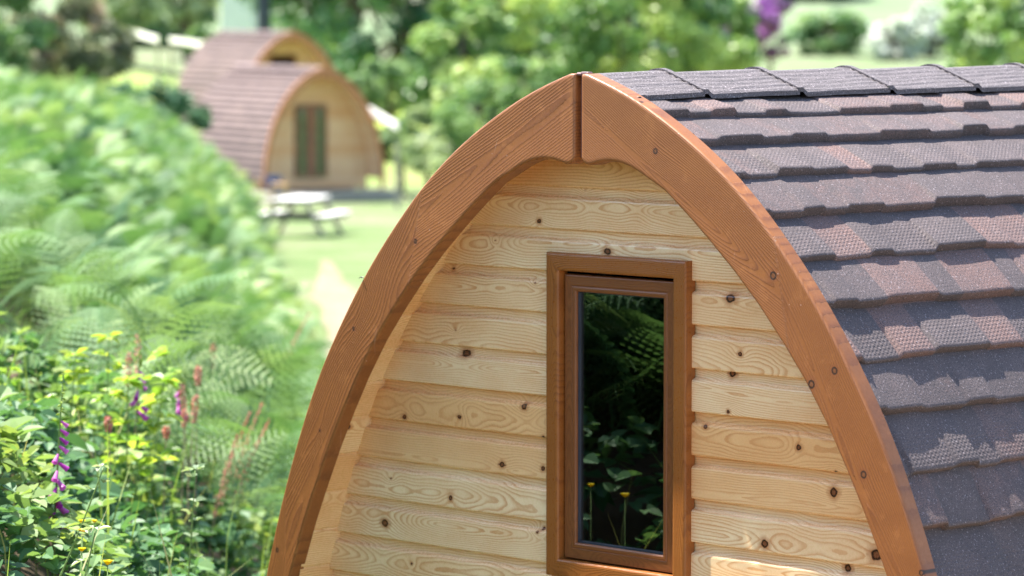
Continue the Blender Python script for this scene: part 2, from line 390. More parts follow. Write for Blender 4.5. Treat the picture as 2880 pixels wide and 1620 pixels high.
def fascia(name, sign, parent, seed, knots, mat=None, n=420, m=26):
    s1, ox, oz = resample(OUT, n*3); s2, ix, iz = resample(INN, n*3, 5)
    # non-uniform parameters, denser at the top end and at the long edges
    t = np.linspace(0, 1, n); t = np.r_[np.array([0, .0012, .0024, .004, .006, .009]), np.linspace(.012, 1, n)]; nn = len(t)
    # pair the curves: near the apex cross lines are vertical, later perpendicular
    to = t*s1[-1]; ti = t**1.0*s2[-1]
    Ox = np.interp(to, s1, ox); Oz = np.interp(to, s1, oz); Ix = np.interp(ti, s2, ix); Iz = np.interp(ti, s2, iz)
    q = np.r_[0, .008, .02, .04, np.linspace(.07, .93, m), .96, .98, .992, 1]; mm = len(q)
    X = Ix[:, None]*(1-q) + Ox[:, None]*q; Z = Iz[:, None]*(1-q) + Oz[:, None]*q
    w = np.hypot(Ox-Ix, Oz-Iz)[:, None]
    d = np.minimum(q*w, (1-q)*w); d = np.minimum(d, np.maximum(X - .011, 0))
    r = .007; y = np.where(d < r, r - np.sqrt(np.maximum(r*r - (r-d)**2, 0)), 0)
    # round the two corners at the ridge
    # grain per glued piece
    ph = np.zeros_like(X); kd = np.full_like(X, 9.); tn = np.zeros_like(X)
    cuts = [-9, .70 if sign < 0 else .82, 1.72, 9]
    S_ = (to[:, None] + 0*q) + (q-.5)*w*.6
    for p in range(3):
        msk = (S_ >= cuts[p]) & (S_ < cuts[p+1])
        sa, sb = max(cuts[p], 0), min(cuts[p+1], 2.8)
        xa, za = prof(sa, -.07); xb, zb = prof(sb, -.07); a = math.atan2(zb-za, xb-xa)
        du = (X-xa)*math.cos(a) + (Z-za)*math.sin(a); dv = -(X-xa)*math.sin(a) + (Z-za)*math.cos(a)
        kn = []
        for kx, kz, kr in knots:
            ku = (kx-xa)*math.cos(a) + (kz-za)*math.sin(a); kv = -(kx-xa)*math.sin(a) + (kz-za)*math.cos(a)
            kn.append((ku, kv, kr))
        f, k = wood_field(du*.38, dv, seed + p*13, .0068 if sign < 0 else .0052, h0=.022, us=.38, knots=[(a_*.38, b_, c_) for a_, b_, c_ in kn])
        for (ku, kv, kr) in kn: k = np.minimum(k, np.hypot(du-ku, dv-kv)/kr)
        ph = np.where(msk, f, ph); kd = np.where(msk, k, kd); tn = np.where(msk, .25 + .5*((seed*7+p*5) % 10)/10, tn)
    V = np.stack([sign*X, y, Z], -1).reshape(-1, 3)
    nv = len(V); Fq = [grid_faces(nn, mm, flip=(sign < 0))]
    # side walls + back
    ring = np.r_[np.arange(mm), np.arange(1, nn)*mm + mm-1, (nn-1)*mm + np.arange(mm-2, -1, -1), np.arange(nn-2, 0, -1)*mm]
    back = V[ring].copy(); back[:, 1] = FAS_T
    mid = V[ring].copy(); mid[:, 1] = .014
    V2 = np.vstack([V, mid, back]); kR = len(ring); i = np.arange(kR); j = (i+1) % kR
    f1 = np.stack([ring[j], ring[i], nv+i, nv+j], -1); f2 = np.stack([nv+j, nv+i, nv+kR+i, nv+kR+j], -1)
    if sign < 0: f1 = f1[:, ::-1]; f2 = f2[:, ::-1]
    # back sheet: stitch by copying the front grid at depth
    bk = V.copy(); bk[:, 1] = FAS_T
    V3 = np.vstack([V2, bk]); fb = grid_faces(nn, mm, flip=(sign > 0), base=len(V2))
    at = lambda A: np.r_[A.ravel(), A.ravel()[ring], A.ravel()[ring] , A.ravel()]
    me = np_mesh(name, V3, [np.vstack([Fq[0], f1, f2, fb])], {'grain': at(ph), 'knot': at(kd), 'tone': at(tn)})
    o = link(name, me, mat or STAIN, parent, True)
    me.polygons.foreach_set('use_smooth', np.ones(len(me.polygons), bool))
    return o

def mark_sharp(me, deg=35):
    me.set_sharp_from_angle(angle=R(deg))

# soffit / opening edge curve: offset in from the outer line
def soff_w(z):              # half width of wall opening at height z
    s = np.linspace(.0, 2.9, 300); x, zz = prof(s, -.095)
    k = x > 0.0
    return np.interp(-np.asarray(z), -zz[k], x[k])
_s = np.linspace(.0, 2.9, 300); _x, _z = prof(_s, -.095); SOFF_TOP = _z[_x > 0][0]

def plank_wall(parent, y0, zt, zb, z_ref, pitch, halfw, holes, knots, mat, step=.0035, name='front_wall', rec=.016):
    rows = []   # (z, yoff, plank, v)
    k0 = int(math.floor((z_ref - zt)/pitch)) - 1
    kk = k0
    while True:
        top = z_ref - kk*pitch
        if top < zb - pitch: break
        vs = [(0, rec), (.004, rec), (.012, rec), (.020, rec), (.0215, rec-.001), (.0235, rec*.75), (.0265, rec*.25), (.0295, .0008), (.033, 0)] + [(.033 + i*.0055, 0) for i in range(1, 13)] + [(pitch-.006, .0), (pitch-.003, .0008), (pitch-.0014, .004), (pitch-.0006, rec*.97)]
        for v, yo in vs:
            z = top - v
            if zb <= z <= zt: rows.append((z, yo, kk, v))
        kk += 1
    rows = np.array(rows); nr = len(rows)
    nc = int(2*halfw.max_/step) if hasattr(halfw, 'max_') else int(2.35/step)
    c = np.linspace(-1, 1, nc)
    hw = halfw(rows[:, 0]) + .012
    X = hw[:, None]*c; Z = rows[:, 0][:, None] + 0*c; Y = (y0 + rows[:, 1])[:, None] + 0*c
    ph = np.zeros_like(X); kd = np.full_like(X, 9.); tn = np.zeros_like(X)
    for k in np.unique(rows[:, 2]):
        i = rows[:, 2] == k; sd = int(k)*17 + 400
        v = rows[i, 3][:, None] + 0*c
        top = z_ref - k*pitch
        kn = [(kx, top-kz, kr) for kx, kz, kr in knots if top-pitch <= kz <= top]
        f, d = wood_field(X[i], v - pitch*.62, sd, [.0064, .0080, .0056, .0070][int(k) % 4], h0=[.012, .02, .006, .028, .009][int(k) % 5], knots=[(a, b-pitch*.62, r_) for a, b, r_ in kn])
        ph[i] = f; kd[i] = d; tn[i] = [.7, .9, .0, .6, 1., .2, .85][int(k*3) % 7]
    V = np.stack([X, Y, Z], -1).reshape(-1, 3)
    Fq = grid_faces(nr, nc, flip=True)
    cx = V[Fq].mean(1)
    keep = np.ones(len(Fq), bool)
    for x0, x1, z0, z1 in holes: keep &= ~((cx[:, 0] > x0) & (cx[:, 0] < x1) & (cx[:, 2] > z0) & (cx[:, 2] < z1))
    me = np_mesh(name, V, Fq[keep], {'grain': ph, 'knot': kd, 'tone': tn})
    return link(name, me, mat, parent, False)

def mitre_board(mb_list, corners, y_front, y_back, r, seed, axis, nu=60, nv=10, edges=(1, 1)):
    """corners: a0,a1 (outer edge start/end) b0,b1 (inner edge) in x,z. returns arrays"""
    a0, a1, b0, b1 = [np.array(c, float) for c in corners]
    u = np.linspace(0, 1, nu); v = np.r_[0, .03, .07, .13, np.linspace(.2, .8, nv), .87, .93, .97, 1]
    w = np.linalg.norm(a0-b0) ; w = abs(np.cross(a1-a0, b0-a0))/np.linalg.norm(a1-a0)
    P = (a0*(1-u)[:, None, None] + a1*u[:, None, None])*(1-v)[None, :, None] + (b0*(1-u)[:, None, None] + b1*u[:, None, None])*v[None, :, None]
    d = np.minimum(np.where(edges[0], v*w, 9), np.where(edges[1], (1-v)*w, 9))
    y = y_front + np.where(d < r, r - np.sqrt(np.maximum(r*r-(r-d)**2, 0)), 0)[None, :] + 0*u[:, None]
    # add side strips
    X = P[..., 0]; Z = P[..., 1]
    X = np.concatenate([X[:, :1], X, X[:, -1:]], 1); Z = np.concatenate([Z[:, :1], Z, Z[:, -1:]], 1)
    y = np.concatenate([np.full((nu, 1), y_back), y, np.full((nu, 1), y_back)], 1)
    al = X if axis == 'x' else Z; ac = Z if axis == 'x' else X
    ph, kd = wood_field(al, ac - ac.mean(), seed, .0045, h0=.02)
    V = np.stack([X, y, Z], -1).reshape(-1, 3)
    e1 = a1-a0; e2 = b0-a0; fl = (e1[0]*e2[1]-e1[1]*e2[0]) < 0
    mb_list.append((V, grid_faces(nu, X.shape[1], flip=fl), ph.ravel(), kd.ravel(), np.full(len(V), .3 + .4*(seed % 3)/2)))

def join_boards(name, lst, mat, parent):
    n = 0; Vs = []; Fs = []; G = []; K = []; T = []
    for V, Fq, g, k, t in lst:
        Vs.append(V); Fs.append(Fq+n); n += len(V); G.append(g); K.append(k); T.append(t)
    me = np_mesh(name, np.concatenate(Vs), np.concatenate(Fs), {'grain': np.concatenate(G), 'knot': np.concatenate(K), 'tone': np.concatenate(T)})
    o = link(name, me, mat, parent, True); mark_sharp(me, 50); return o

def frame_boards(x0, x1, z0, z1, w, yf, yb, r, seed, wb=None):
    """rectangular mitred frame; z0 top, z1 bottom"""
    l = []; wb = wb or w
    mitre_board(l, ((x0, z0), (x1, z0), (x0+w, z0-w), (x1-w, z0-w)), yf, yb, r, seed, 'x')
    mitre_board(l, ((x0, z1), (x1, z1), (x0+w, z1+wb), (x1-w, z1+wb)), yf, yb, r, seed+1, 'x')
    mitre_board(l, ((x0, z0), (x0, z1), (x0+w, z0-w), (x0+w, z1+wb)), yf, yb, r, seed+2, 'z')
    mitre_board(l, ((x1, z0), (x1, z1), (x1-w, z0-w), (x1-w, z1+wb)), yf, yb, r, seed+3, 'z')
    return l

def roof_sheet(parent, length, y0, mat, dy=.009, course_s=None, seed=3, sides=(1, -1), lk=1.0):
    rr = np.random.default_rng(seed)
    cs = course_s; Vs = []; Fs = []; A = {'tone': [], 'cs': [], 'dimple': []}; n = 0
    ys = np.arange(0, length + dy, dy); ny = len(ys)
    for sg in sides:
        rowsV = []; rt = []; rc = []; rd = []
        for k in range(len(cs)-1):
            s0, s1 = cs[k], cs[k+1]; odd = (k % 2 == 0)
            lift = (.027 if odd else .018)*lk
            # shake pieces along the length
            b = [-.1]; 
            while b[-1] < length + .3: b.append(b[-1] + rr.choice([.085, .11, .135, .16, .20]))
            b = np.array(b); hh = rr.choice([0, .55, 1.], len(b))
            for q in range(1, len(hh)):
                if hh[q] == hh[q-1]: hh[q] = (hh[q]+.55) % 1.1
            tt = rr.choice([.12, .3, .44, .55, .95], len(b), p=[.3, .25, .15, .12, .18])
            idx = np.clip(np.searchsorted(b, ys) - 1, 0, len(b)-2)
            tr = .006
            f = np.clip((ys - b[idx])/tr, 0, 1); prev = np.maximum(idx-1, 0)
            hy = hh[prev]*(1-f) + hh[idx]*f; ty = tt[idx]
            edge = np.exp(-((ys-b[idx])/.004)**2)
            lim = (.0115 if odd else .0085)
            waver = .0016*noise1(ys*11, seed*10+k, 2)
            sh = -.009*hy + .002*noise1(ys*7, seed*20+k, 2)    # lower edge creeps up and down
            base = -.006 - lift - .001
            vv = [0, .12, .25, .4, .55, .68, .78, .86, .92, .955, .98, .995]
            for v in vv:
                s = s0 + (s1-s0)*v
                off = base + (lift)*v + (lim*(hy-.5) + waver)*min(1, v*1.1) - edge*.0042*min(1, v*2) 
                if v > .95: off = off - .0035*((v-.95)/.05)**2
                x, z = prof(s + sh*v, 0.0); nx = np.interp(s, PS, PNx); nz = np.interp(s, PS, PNz)
                rowsV.append(np.stack([sg*(x + nx*off), y0+ys, z + nz*off], -1)); rt.append(ty); rc.append(np.full(ny, s)); rd.append((1-.9*np.exp(-((ys-b[idx]-.004)/.009)**2))*(1. if odd else .22)*max(0, min(1, (v-.12)*3)) * (1 if v < .93 else 0))
            # butt face
            s = s1
            nb = base + .0005
            for fr in (.35, .8, 1.0):
                off = (base + lift + lim*(hy-.5) + waver - .0035)*(1-fr) + (-.006 - (.018 if odd else .027)*lk - .001 - .0004)*fr
                x, z = prof(s + sh + .0015 + .0008*fr, 0.0)
                nx = np.interp(s, PS, PNx); nz = np.interp(s, PS, PNz)
                rowsV.append(np.stack([sg*(x + nx*off), y0+ys, z + nz*off], -1)); rt.append(ty); rc.append(np.full(ny, s)); rd.append(np.zeros(ny))
        nr = len(rowsV); V = np.concatenate(rowsV)
        Vs.append(V); Fs.append(grid_faces(nr, ny, flip=(sg > 0), base=n)); n += len(V)
        A['tone'].append(np.concatenate(rt)); A['cs'].append(np.concatenate(rc)); A['dimple'].append(np.concatenate(rd))
    me = np_mesh('roof', np.concatenate(Vs), np.concatenate(Fs), {k: np.concatenate(v) for k, v in A.items()})
    o = link('roof', me, mat, parent, True); mark_sharp(me, 38)
    return o

def ridge_tile(parent, y, length, mat, seed=0, name='ridge_tile'):
    # folded cap, rising towards its far end where it laps over the next one
    ss = np.r_[np.linspace(-.168, .168, 61)]; ys = np.r_[0, .01, .018, .024, .03, .036, np.linspace(.05, length+.006, 20)]
    V = []; 
    for yy in ys:
        lift = .006*yy/length - .005; lift += (.0115 if seed else 0)*max(0, min(1, (.032-yy)/.014))
        for s in ss:
            a = abs(s); x, z = prof(a, 0)
            # flatter folded plates with a rounded crown
            zz = -.34*max(a-.03, 0) - .0045*(min(a, .03)/.03)**2
            xx = math.copysign(a*.945, s)
            rib = .0018*math.cos(a*2*math.pi/.026 + .8*math.sin(yy*17+seed))*(a > .02)*(yy > .03)
            V.append((xx, y+yy, zz + lift - .005 + rib))
    V = np.array(V); nc = len(ss); nr = len(ys)
    Fq = [grid_faces(nr, nc)]
    # skirts all round
    def skirt(idx, drop, flip):
        nonlocal V
        b = len(V); low = V[idx].copy(); low[:, 2] -= drop; V = np.vstack([V, low])
        i = np.arange(len(idx)-1); f = np.stack([idx[i], idx[i+1], b+i+1, b+i], -1)
        Fq.append(f[:, ::-1] if flip else f)
    skirt(np.arange(nr)*nc, .012, False); skirt(np.arange(nr)*nc + nc-1, .012, True)
    skirt(np.arange(nc), .004, True); skirt((nr-1)*nc + np.arange(nc), .0075, False)
    me = np_mesh(name, V, np.concatenate(Fq), {'tone': np.zeros(len(V))})
    o = link(name, me, mat, parent, True); mark_sharp(me, 40)
    return o

def gable_sheet(name, y, mat, parent, hw, ztop, zbot, holes=()):
    zs = np.linspace(ztop, zbot, 60); V = []; 
    for z in zs:
        h = float(hw(z))
        for c in np.linspace(-1, 1, 21): V.append((h*c, y, z))
    me = np_mesh(name, V, grid_faces(60, 21), {'tone': np.zeros(60*21), 'grain': np.zeros(60*21), 'knot': np.full(60*21, 9.)})
    return link(name, me, mat, parent)

# ------------------------------------------------------------------ main pod
pod = empty('camping_pod', (APEX[0], APEX[1], HZ), -TH)
tag(pod, 'large foreground camping pod with pointed timber arch, tall narrow window and granule tiles', 'camping pod')
V2F = 2880/2576
lk = [(1158,888,.0125),(1312,1022,.0085),(1012,1048,.008),(1150,1048,.0065),(1257,1168,.0085),(1360,1178,.007),(1128,1252,.0075),(963,1315,.0115),(978,1203,.004),(1352,1330,.005),(1345,1338,.0045),(1522,632,.0105),(1350,556,.006),(1360,1100,.0055),(1125,677,.005),(1140,828,.003),(1340,712,.003),(1030,1417,.0045),(1455,480,.003),
      (1830,750,.0115),(1855,890,.0065),(1825,940,.0095),(1825,1035,.005),(1768,1073,.007),(2002,1125,.0085),(2095,1187,.004),(2090,1238,.0125),(1917,1367,.0105),(2198,1395,.0165),(2115,1430,.0105),(1240,605,.002),(1480,650,.002)]
KN = [(*pod_frame(a*V2F, b*V2F, WALL_Y), r) for a, b, r in lk]
KN = [(a+.009, b, r*.88) for a, b, r in KN]
ZREF = -.522; PITCH = .1088
wall = plank_wall(pod, WALL_Y, SOFF_TOP-.004, BASE+.06, ZREF, PITCH, soff_w, [(-.192, .222, -1.285, -.50)], KN, PINE)
# tiny helper pieces that sit behind the boards
fk_l = [(-.575+.0, -.42, .004), (-.80, -.73, .006), (-.98, -.95, .0), ]
fasL = fascia('fascia_board', -1, pod, 5, [(.60, -.455, .007), (.845, -.70, .006), (.985, -.985, .005), (1.165, -1.33, .007)])
fr = []
for px, py, r in ((1642,380,.0075),(1938,693,.010),(2092,932,.009),(2034,966,.010),(2165,1193,.009),(2310,1440,.007),(1605,248,.004)):
    a, b = pod_frame(px*V2F, py*V2F, 0); fr.append((a+.009, b, r))
fasR = fascia('fascia_board', 1, pod, 8, fr)
for f_ in (fasL, fasR): mark_sharp(f_.data, 60)

# spline strip closing the gap between the fascia boards
b = MB(); b.box((0, .032, -.112), (.03, .018, .215), bev=.003); b.box((0, .020, -.010), (.0195, .034, .008), bev=.003)
b.build('gap_strip', simple('strip_stain', (.16, .085, .085), .35), pod)

# soffit boards
sb = np.array([soff_w(z) for z in np.linspace(SOFF_TOP, BASE+.05, 10)])
def soffit(parent, y0, y1, mat=None):
    s = np.arange(.0, 2.82, .0055); x, z = prof(s, -.095); k = x > .0; s = s[k]; x = x[k]; z = z[k]
    V = []; G = []; K = []; T = []; Fs = []; n = 0
    brd = np.floor(s/.118).astype(int); edge = np.abs(s/.118 - np.round(s/.118))*.118
    for sg in (-1, 1):
        yy = np.linspace(y0, y1, 30)
        dip = .0035*np.exp(-(edge/.0028)**2)
        X = sg*(x[:, None] + 0*yy + np.interp(s, PS, PNx)[:, None]*dip[:, None]); Z = z[:, None] + 0*yy + np.interp(s, PS, PNz)[:, None]*dip[:, None]; Y = yy[None, :] + 0*x[:, None]
        ph = np.zeros_like(X); kd = np.full_like(X, 9.); tn = np.zeros_like(X)
        for bb in np.unique(brd):
            i = brd == bb
            kn = [(.075, .03, .0085)] if (sg < 0 and bb in (12,)) else ([(.06, .02, .008), (.03, .07, .006)] if sg < 0 and bb == 11 else [])
            f, d = wood_field(Y[i]*1.0 + bb*1.3, (s[i] - bb*.118)[:, None] + 0*yy, int(bb)+70, .006, knots=[(a+bb*1.3, b_, r) for a, b_, r in kn]); ph[i] = f; kd[i] = d; tn[i] = [.9, .6, 1., .3, .8][bb % 5]
        V.append(np.stack([X, Y, Z], -1).reshape(-1, 3)); G.append(ph.ravel()); K.append(kd.ravel()); T.append(tn.ravel())
        Fs.append(grid_faces(len(s), len(yy), flip=(sg < 0), base=n)); n += X.size
    me = np_mesh('soffit', np.concatenate(V), np.concatenate(Fs), {'grain': np.concatenate(G), 'knot': np.concatenate(K), 'tone': np.concatenate(T)})
    return link('soffit', me, mat or PINE, parent)
soffit(pod, FAS_T-.012, WALL_Y+.02)

# window
win = bpy.data.objects.new('window', None); COL.objects.link(win); win.parent = pod
WX0, WX1, WZ0, WZ1 = -.235, .262, -.4705, -1.309
tl = frame_boards(WX0, WX1, WZ0, WZ1, .0465, .118, .152, .007, 11)
join_boards('window_frame', tl, TRIM, win)
sl = frame_boards(WX0+.052, WX1-.052, WZ0-.055, WZ1+.05, .030, .136, .17, .004, 21)
join_boards('sash', sl, SASH, win)
bl = frame_boards(WX0+.0795, WX1-.0785, WZ0-.083, WZ1+.077, .0155, .134, .165, .006, 31)
join_boards('glazing_bead', bl, SASH, win)
gb = MB()
gx0, gx1, gz0, gz1 = WX0+.093, WX1-.092, WZ0-.0965, WZ1+.091
gb.box((gx0+.002, .150, (gz0+gz1)/2), (.010, .014, gz0-gz1)); gb.box((gx1-.001, .150, (gz0+gz1)/2), (.006, .014, gz0-gz1))
gb.box(((gx0+gx1)/2, .150, gz1+.003), (gx1-gx0-.014, .014, .006)); gb.box(((gx0+gx1)/2, .150, gz0-.002), (gx1-gx0-.014, .014, .004))
gb.build('gasket', RUBBER, win)
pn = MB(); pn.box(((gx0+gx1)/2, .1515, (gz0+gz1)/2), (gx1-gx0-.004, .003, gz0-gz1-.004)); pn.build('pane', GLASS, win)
# dim room behind the glass
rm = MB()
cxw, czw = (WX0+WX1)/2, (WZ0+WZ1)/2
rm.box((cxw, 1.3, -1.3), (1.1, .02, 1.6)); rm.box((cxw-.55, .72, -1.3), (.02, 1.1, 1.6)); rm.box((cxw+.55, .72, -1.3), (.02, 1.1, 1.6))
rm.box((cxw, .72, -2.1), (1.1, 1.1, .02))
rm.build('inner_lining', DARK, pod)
b = MB(); b.box((cxw-.13, .215, czw), (.03, .03, .80), bev=.004); b.box((cxw-.165, .23, czw), (.012, .05, .80)); b.build('inner_reveal', SASH, win)
for o in (win.children[-1],):
    me = o.data; n_ = len(me.vertices)
    for kk, vv in (('grain', 0.), ('knot', 9.)):
        a = me.attributes.new(kk, 'FLOAT', 'POINT'); a.data.foreach_set('value', np.full(n_, vv, np.float32))
# roof
LEN = 3.35
CS = [.10, .273, .393, .546, .682, .834, .977, 1.131, 1.271, 1.429, 1.566, 1.722, 1.86, 2.015, 2.155, 2.31, 2.45, 2.60, 2.74, 2.80]
roof_sheet(pod, LEN, FAS_T, TILE, course_s=CS)
y = .289 - .36
k = 0
while y < LEN - .1:
    y0 = max(y, FAS_T+.002); ridge_tile(pod, y0, y + .36 - y0, CAP, k); y += .36; k += 1
# inner shell so the roof is not a bare sheet, rear fascia, floor
def shell(parent, y0, y1, mat, off=-.085):
    s = np.linspace(0, 2.85, 90); x, z = prof(s, off); k = x > 0; x = x[k]; z = z[k]
    xs = np.r_[-x[::-1], x]; zs = np.r_[z[::-1], z]
    V = np.concatenate([np.stack([xs, np.full_like(xs, yy), zs], -1) for yy in (y0, y1)])
    me = np_mesh('inner_shell', V, grid_faces(2, len(xs), flip=True), {'tone': np.zeros(len(V))}); return link('inner_shell', me, mat, parent)
shell(pod, .17, LEN, DARK)
gable_sheet('rear_wall', LEN-.05, GREYWOOD, pod, soff_w, SOFF_TOP, BASE+.05)
b = MB(); b.box((0, LEN/2+.1, BASE-.06), (2.62, LEN-.1, .18), bev=.01); b.build('floor_base', GREYWOOD, pod)

# small insects resting on the fascia
BLACK = simple('insect_black', (.01, .01, .012), .35)
def insect(px, py, yo, label, rz):
    a, b_ = pod_frame(px, py, yo); p = APEX + a*PX + yo*PR + np.array([0, 0, b_])
    e = empty('fly', tuple(p), rz, 1.0); tag(e, label, 'fly', 'flies resting on the arch boards')
    b = MB(); b.tube([(-.0055, 0, .002), (-.003, 0, .0027), (0, 0, .003), (.002, 0, .003), (.0045, 0, .0026)], [.0006, .0018, .0013, .0019, .0007], 8); b.build('body', BLACK, e, True)
    b = MB()
    for sg in (-1, 1): b.add([(0, sg*.001, .004), (-.003, sg*.0045, .0052), (-.008, sg*.003, .0044), (-.006, sg*.0008, .0042)], [[0, 1, 2, 3]])
    b.build('wings', GREYWOOD, e)
    for k in (-1, 0, 1):
        for sg in (-1, 1):
            b = MB(); b.tube([(k*.0015, 0, .0025), (k*.003, sg*.004, .003), (k*.004, sg*.006, 0)], .0003, 4); b.build('leg', BLACK, e)
insect(1800, 277, .012, 'tiny black fly on the sunlit outer edge of the right arch board', .6)
insect(1016, 783, .0, 'tiny black fly on the outer edge of the left arch board', 2.0)

# ------------------------------------------------------------------ ground
LAWN = np.array([(0, 2.7), (8, 2.72), (12, 2.78), (20, 3.1), (30, 3.5), (45, 3.95), (60, 4.12), (72, 4.2), (82, 4.5), (90, 4.78), (93, 4.78), (101, 4.72), (104, 4.0), (112, 3.65), (130, 3.6), (160, 3.3), (220, 1.2), (320, -9), (520, -45), (900, -120), (1600, -150)])
TOE = np.array([(0, -.6), (7, -.45), (9, -.15), (11, 0), (20, -.8), (30, -1.6), (40, -2.45), (50, -3.75), (58, -4.15), (65, -4.45), (80, -5.5), (120, -15)])
def rise(x, y):
    s = np.maximum(np.interp(y, TOE[:, 0], TOE[:, 1]) - x, 0)
    amp = np.interp(y, [0, 60, 67, 80, 300], [1, 1, .85, .25, .1])
    a = 4.5*(1-np.exp(-.87*s/4.5)); b = 2.95*(1-np.exp(-.6*s)); k = np.clip((y-22)/22, 0, 1)
    return (a*(1-k) + b*k)*amp
def gz(x, y):
    x = np.asarray(x, float); y = np.asarray(y, float)
    z = CZ - np.interp(y, LAWN[:, 0], LAWN[:, 1]) + rise(x, y)
    side = np.maximum(np.abs(x) - 40, 0)
    return z + .10*noise2(x*.35, y*.35, 5, 3)*np.clip((y-12)/20, 0.15, 1)*np.clip(1-np.abs(y-96)/8, 0, 1)*-1*0 + .06*noise2(x*.35, y*.35, 5, 3)*(np.abs(y-95) > 9)
ys = np.r_[np.arange(-6, 30, .35), np.arange(30, 120, 1.0), np.arange(120, 320, 5), np.arange(320, 1650, 30)]
xu = np.sinh(np.linspace(-4.6, 4.6, 221)); xu = xu/xu.max()
V = []
for y in ys:
    w = 30 + max(y, 0)*1.2
    X = xu*w; V.append(np.stack([X, np.full_like(X, y), gz(X, y)], -1))
V = np.concatenate(V)
def ground_mat():
    m, nt = new_mat('ground')
    co = objco(nt)
    n = noise(nt, co, .5, 5, .6); n2 = noise(nt, co, 3, 4, .6); n3 = noise(nt, co, .02, 3, .55)
    c = ramp(nt, n, [(.28, (.09, .145, .05)), (.45, (.135, .18, .075)), (.58, (.19, .195, .12)), (.72, (.235, .20, .145))])
    c = mix(nt, ramp(nt, n2, [(.45, (0,)*3), (.65, (.6,)*3)]), c, (.12, .19, .06))
    # far hillside: pale grass with greener scrub
    far = ramp(nt, n3, [(.35, (.10, .16, .08)), (.5, (.19, .24, .14)), (.65, (.28, .27, .21))])
    sep = N(nt, 'ShaderNodeSeparateXYZ'); L(nt, co, sep.inputs[0])
    mr = N(nt, 'ShaderNodeMapRange', ins={'From Min': 150, 'From Max': 240}); L(nt, sep.outputs[1], mr.inputs[0])
    c = mix(nt, mr.outputs[0], c, far)
    mr3 = N(nt, 'ShaderNodeMapRange', ins={'From Min': 98, 'From Max': 108}); L(nt, sep.outputs[1], mr3.inputs[0]); mr4 = N(nt, 'ShaderNodeMapRange', ins={'From Min': 175, 'From Max': 150}); L(nt, sep.outputs[1], mr4.inputs[0])
    mead = ramp(nt, n, [(.35, (.24, .36, .06)), (.6, (.36, .40, .10)), (.75, (.44, .38, .22))])
    c = mix(nt, math_(nt, 'MULTIPLY', mr3.outputs[0], mr4.outputs[0]), c, mead)
    # bank earth near the camera side
    mr2 = N(nt, 'ShaderNodeMapRange', ins={'From Min': 45, 'From Max': 30}); L(nt, sep.outputs[1], mr2.inputs[0])
    earth = ramp(nt, n2, [(.3, (.05, .035, .02)), (.7, (.16, .12, .08))])
    c = mix(nt, mr2.outputs[0], c, earth)
    principled(nt, c, .95, .1, n2, .6, .05); return m
gm = np_mesh('ground', V, grid_faces(len(ys), len(xu)))
g = link('ground', gm, ground_mat(), None, True); tag(g, 'grassy ground sloping away to a pale hillside', 'ground', kind='structure')

# added pale ground, unseen below the picture, bouncing sunlight onto the pod front
def bounce_ground():
    m, nt = new_mat('pale_bounce'); n = noise(nt, objco(nt), 60, 3, .7)
    c = ramp(nt, n, [(.3, (.25, .18, .11)), (.7, (.40, .30, .20))]); principled(nt, c, .9, .2, n, .5, .01)
    xs = np.linspace(-.35, 5.5, 30); yy = np.linspace(.6, 9.6, 30); V = []
    for y in yy:
        for x in xs:
            x2 = x - .15*max(0, 7-y)*(x < .5); V.append((x2, y, float(gz(x2, y)) + .02))
    o = link('added_bounce_ground', np_mesh('added_bounce_ground', V, grid_faces(30, 30)), m, None, True); tag(o, 'added unseen pale ground bouncing light onto the front of the foreground pod', 'path', kind='structure')
bounce_ground()

# worn path across the lawn
def path():
    m, nt = new_mat('path_earth'); n = noise(nt, objco(nt), 2.5, 5, .65)
    c = ramp(nt, n, [(.35, (.19, .19, .10)), (.5, (.24, .20, .14)), (.7, (.30, .24, .19))]); principled(nt, c, .95, .1, n, .5, .03)
    V = []; ys = np.linspace(36, 61, 70)
    for y in ys:
        cx = np.interp(y, [36, 47, 52, 61], [-1.55, -2.15, -2.5, -3.1]); w = .26*math.sin((y-35.5)/26*math.pi)**.5 + .5* .2*noise1(np.array([y*.4]), 4)[0]
        for c_ in np.linspace(-1, 1, 9):
            x = cx + c_*w; V.append((x, y, float(gz(x, y)) + .012))
    me = np_mesh('path', V, grid_faces(70, 9)); o = link('path', me, m, None, True); tag(o, 'worn bare strip of earth crossing the lawn', 'path', kind='structure')
path()

# ------------------------------------------------------------------ vegetation builders
def leaf_cloud(P, D, U, size, aspect=.55, fold=.25, shape='hex'):
    """P base pts, D direction, U up-ish normal, size (n,) -> V,F tris"""
    n = len(P); D = D/np.linalg.norm(D, axis=1)[:, None]
    Sd = np.cross(D, U); Sd /= np.linalg.norm(Sd, axis=1)[:, None] + 1e-9; Nn = np.cross(Sd, D)
    s = size[:, None]
    if shape == 'hex':
        tpl = [(0, 0, 0), (.16, -.33, 1), (.45, -.5, 1), (.78, -.31, 1), (1, 0, .2), (.78, .31, 1), (.45, .5, 1), (.16, .33, 1), (.5, 0, 0)]
        F_ = np.array([[i, (i+1) % 8, 8] for i in range(8)])
    else:
        tpl = [(0, 0, 0), (.45, -.5, 1), (1, 0, .2), (.45, .5, 1)]; F_ = np.array([[0, 1, 2], [0, 2, 3]])
    V = np.stack([P + D*s*a + Sd*s*(b_*aspect) + Nn*s*(c*fold*abs(b_) - .12*a*a) for a, b_, c in tpl], 1)
    m = len(tpl); Fi = (np.arange(n)*m)[:, None, None] + F_[None]
    return V.reshape(-1, 3), Fi.reshape(-1, 3), m

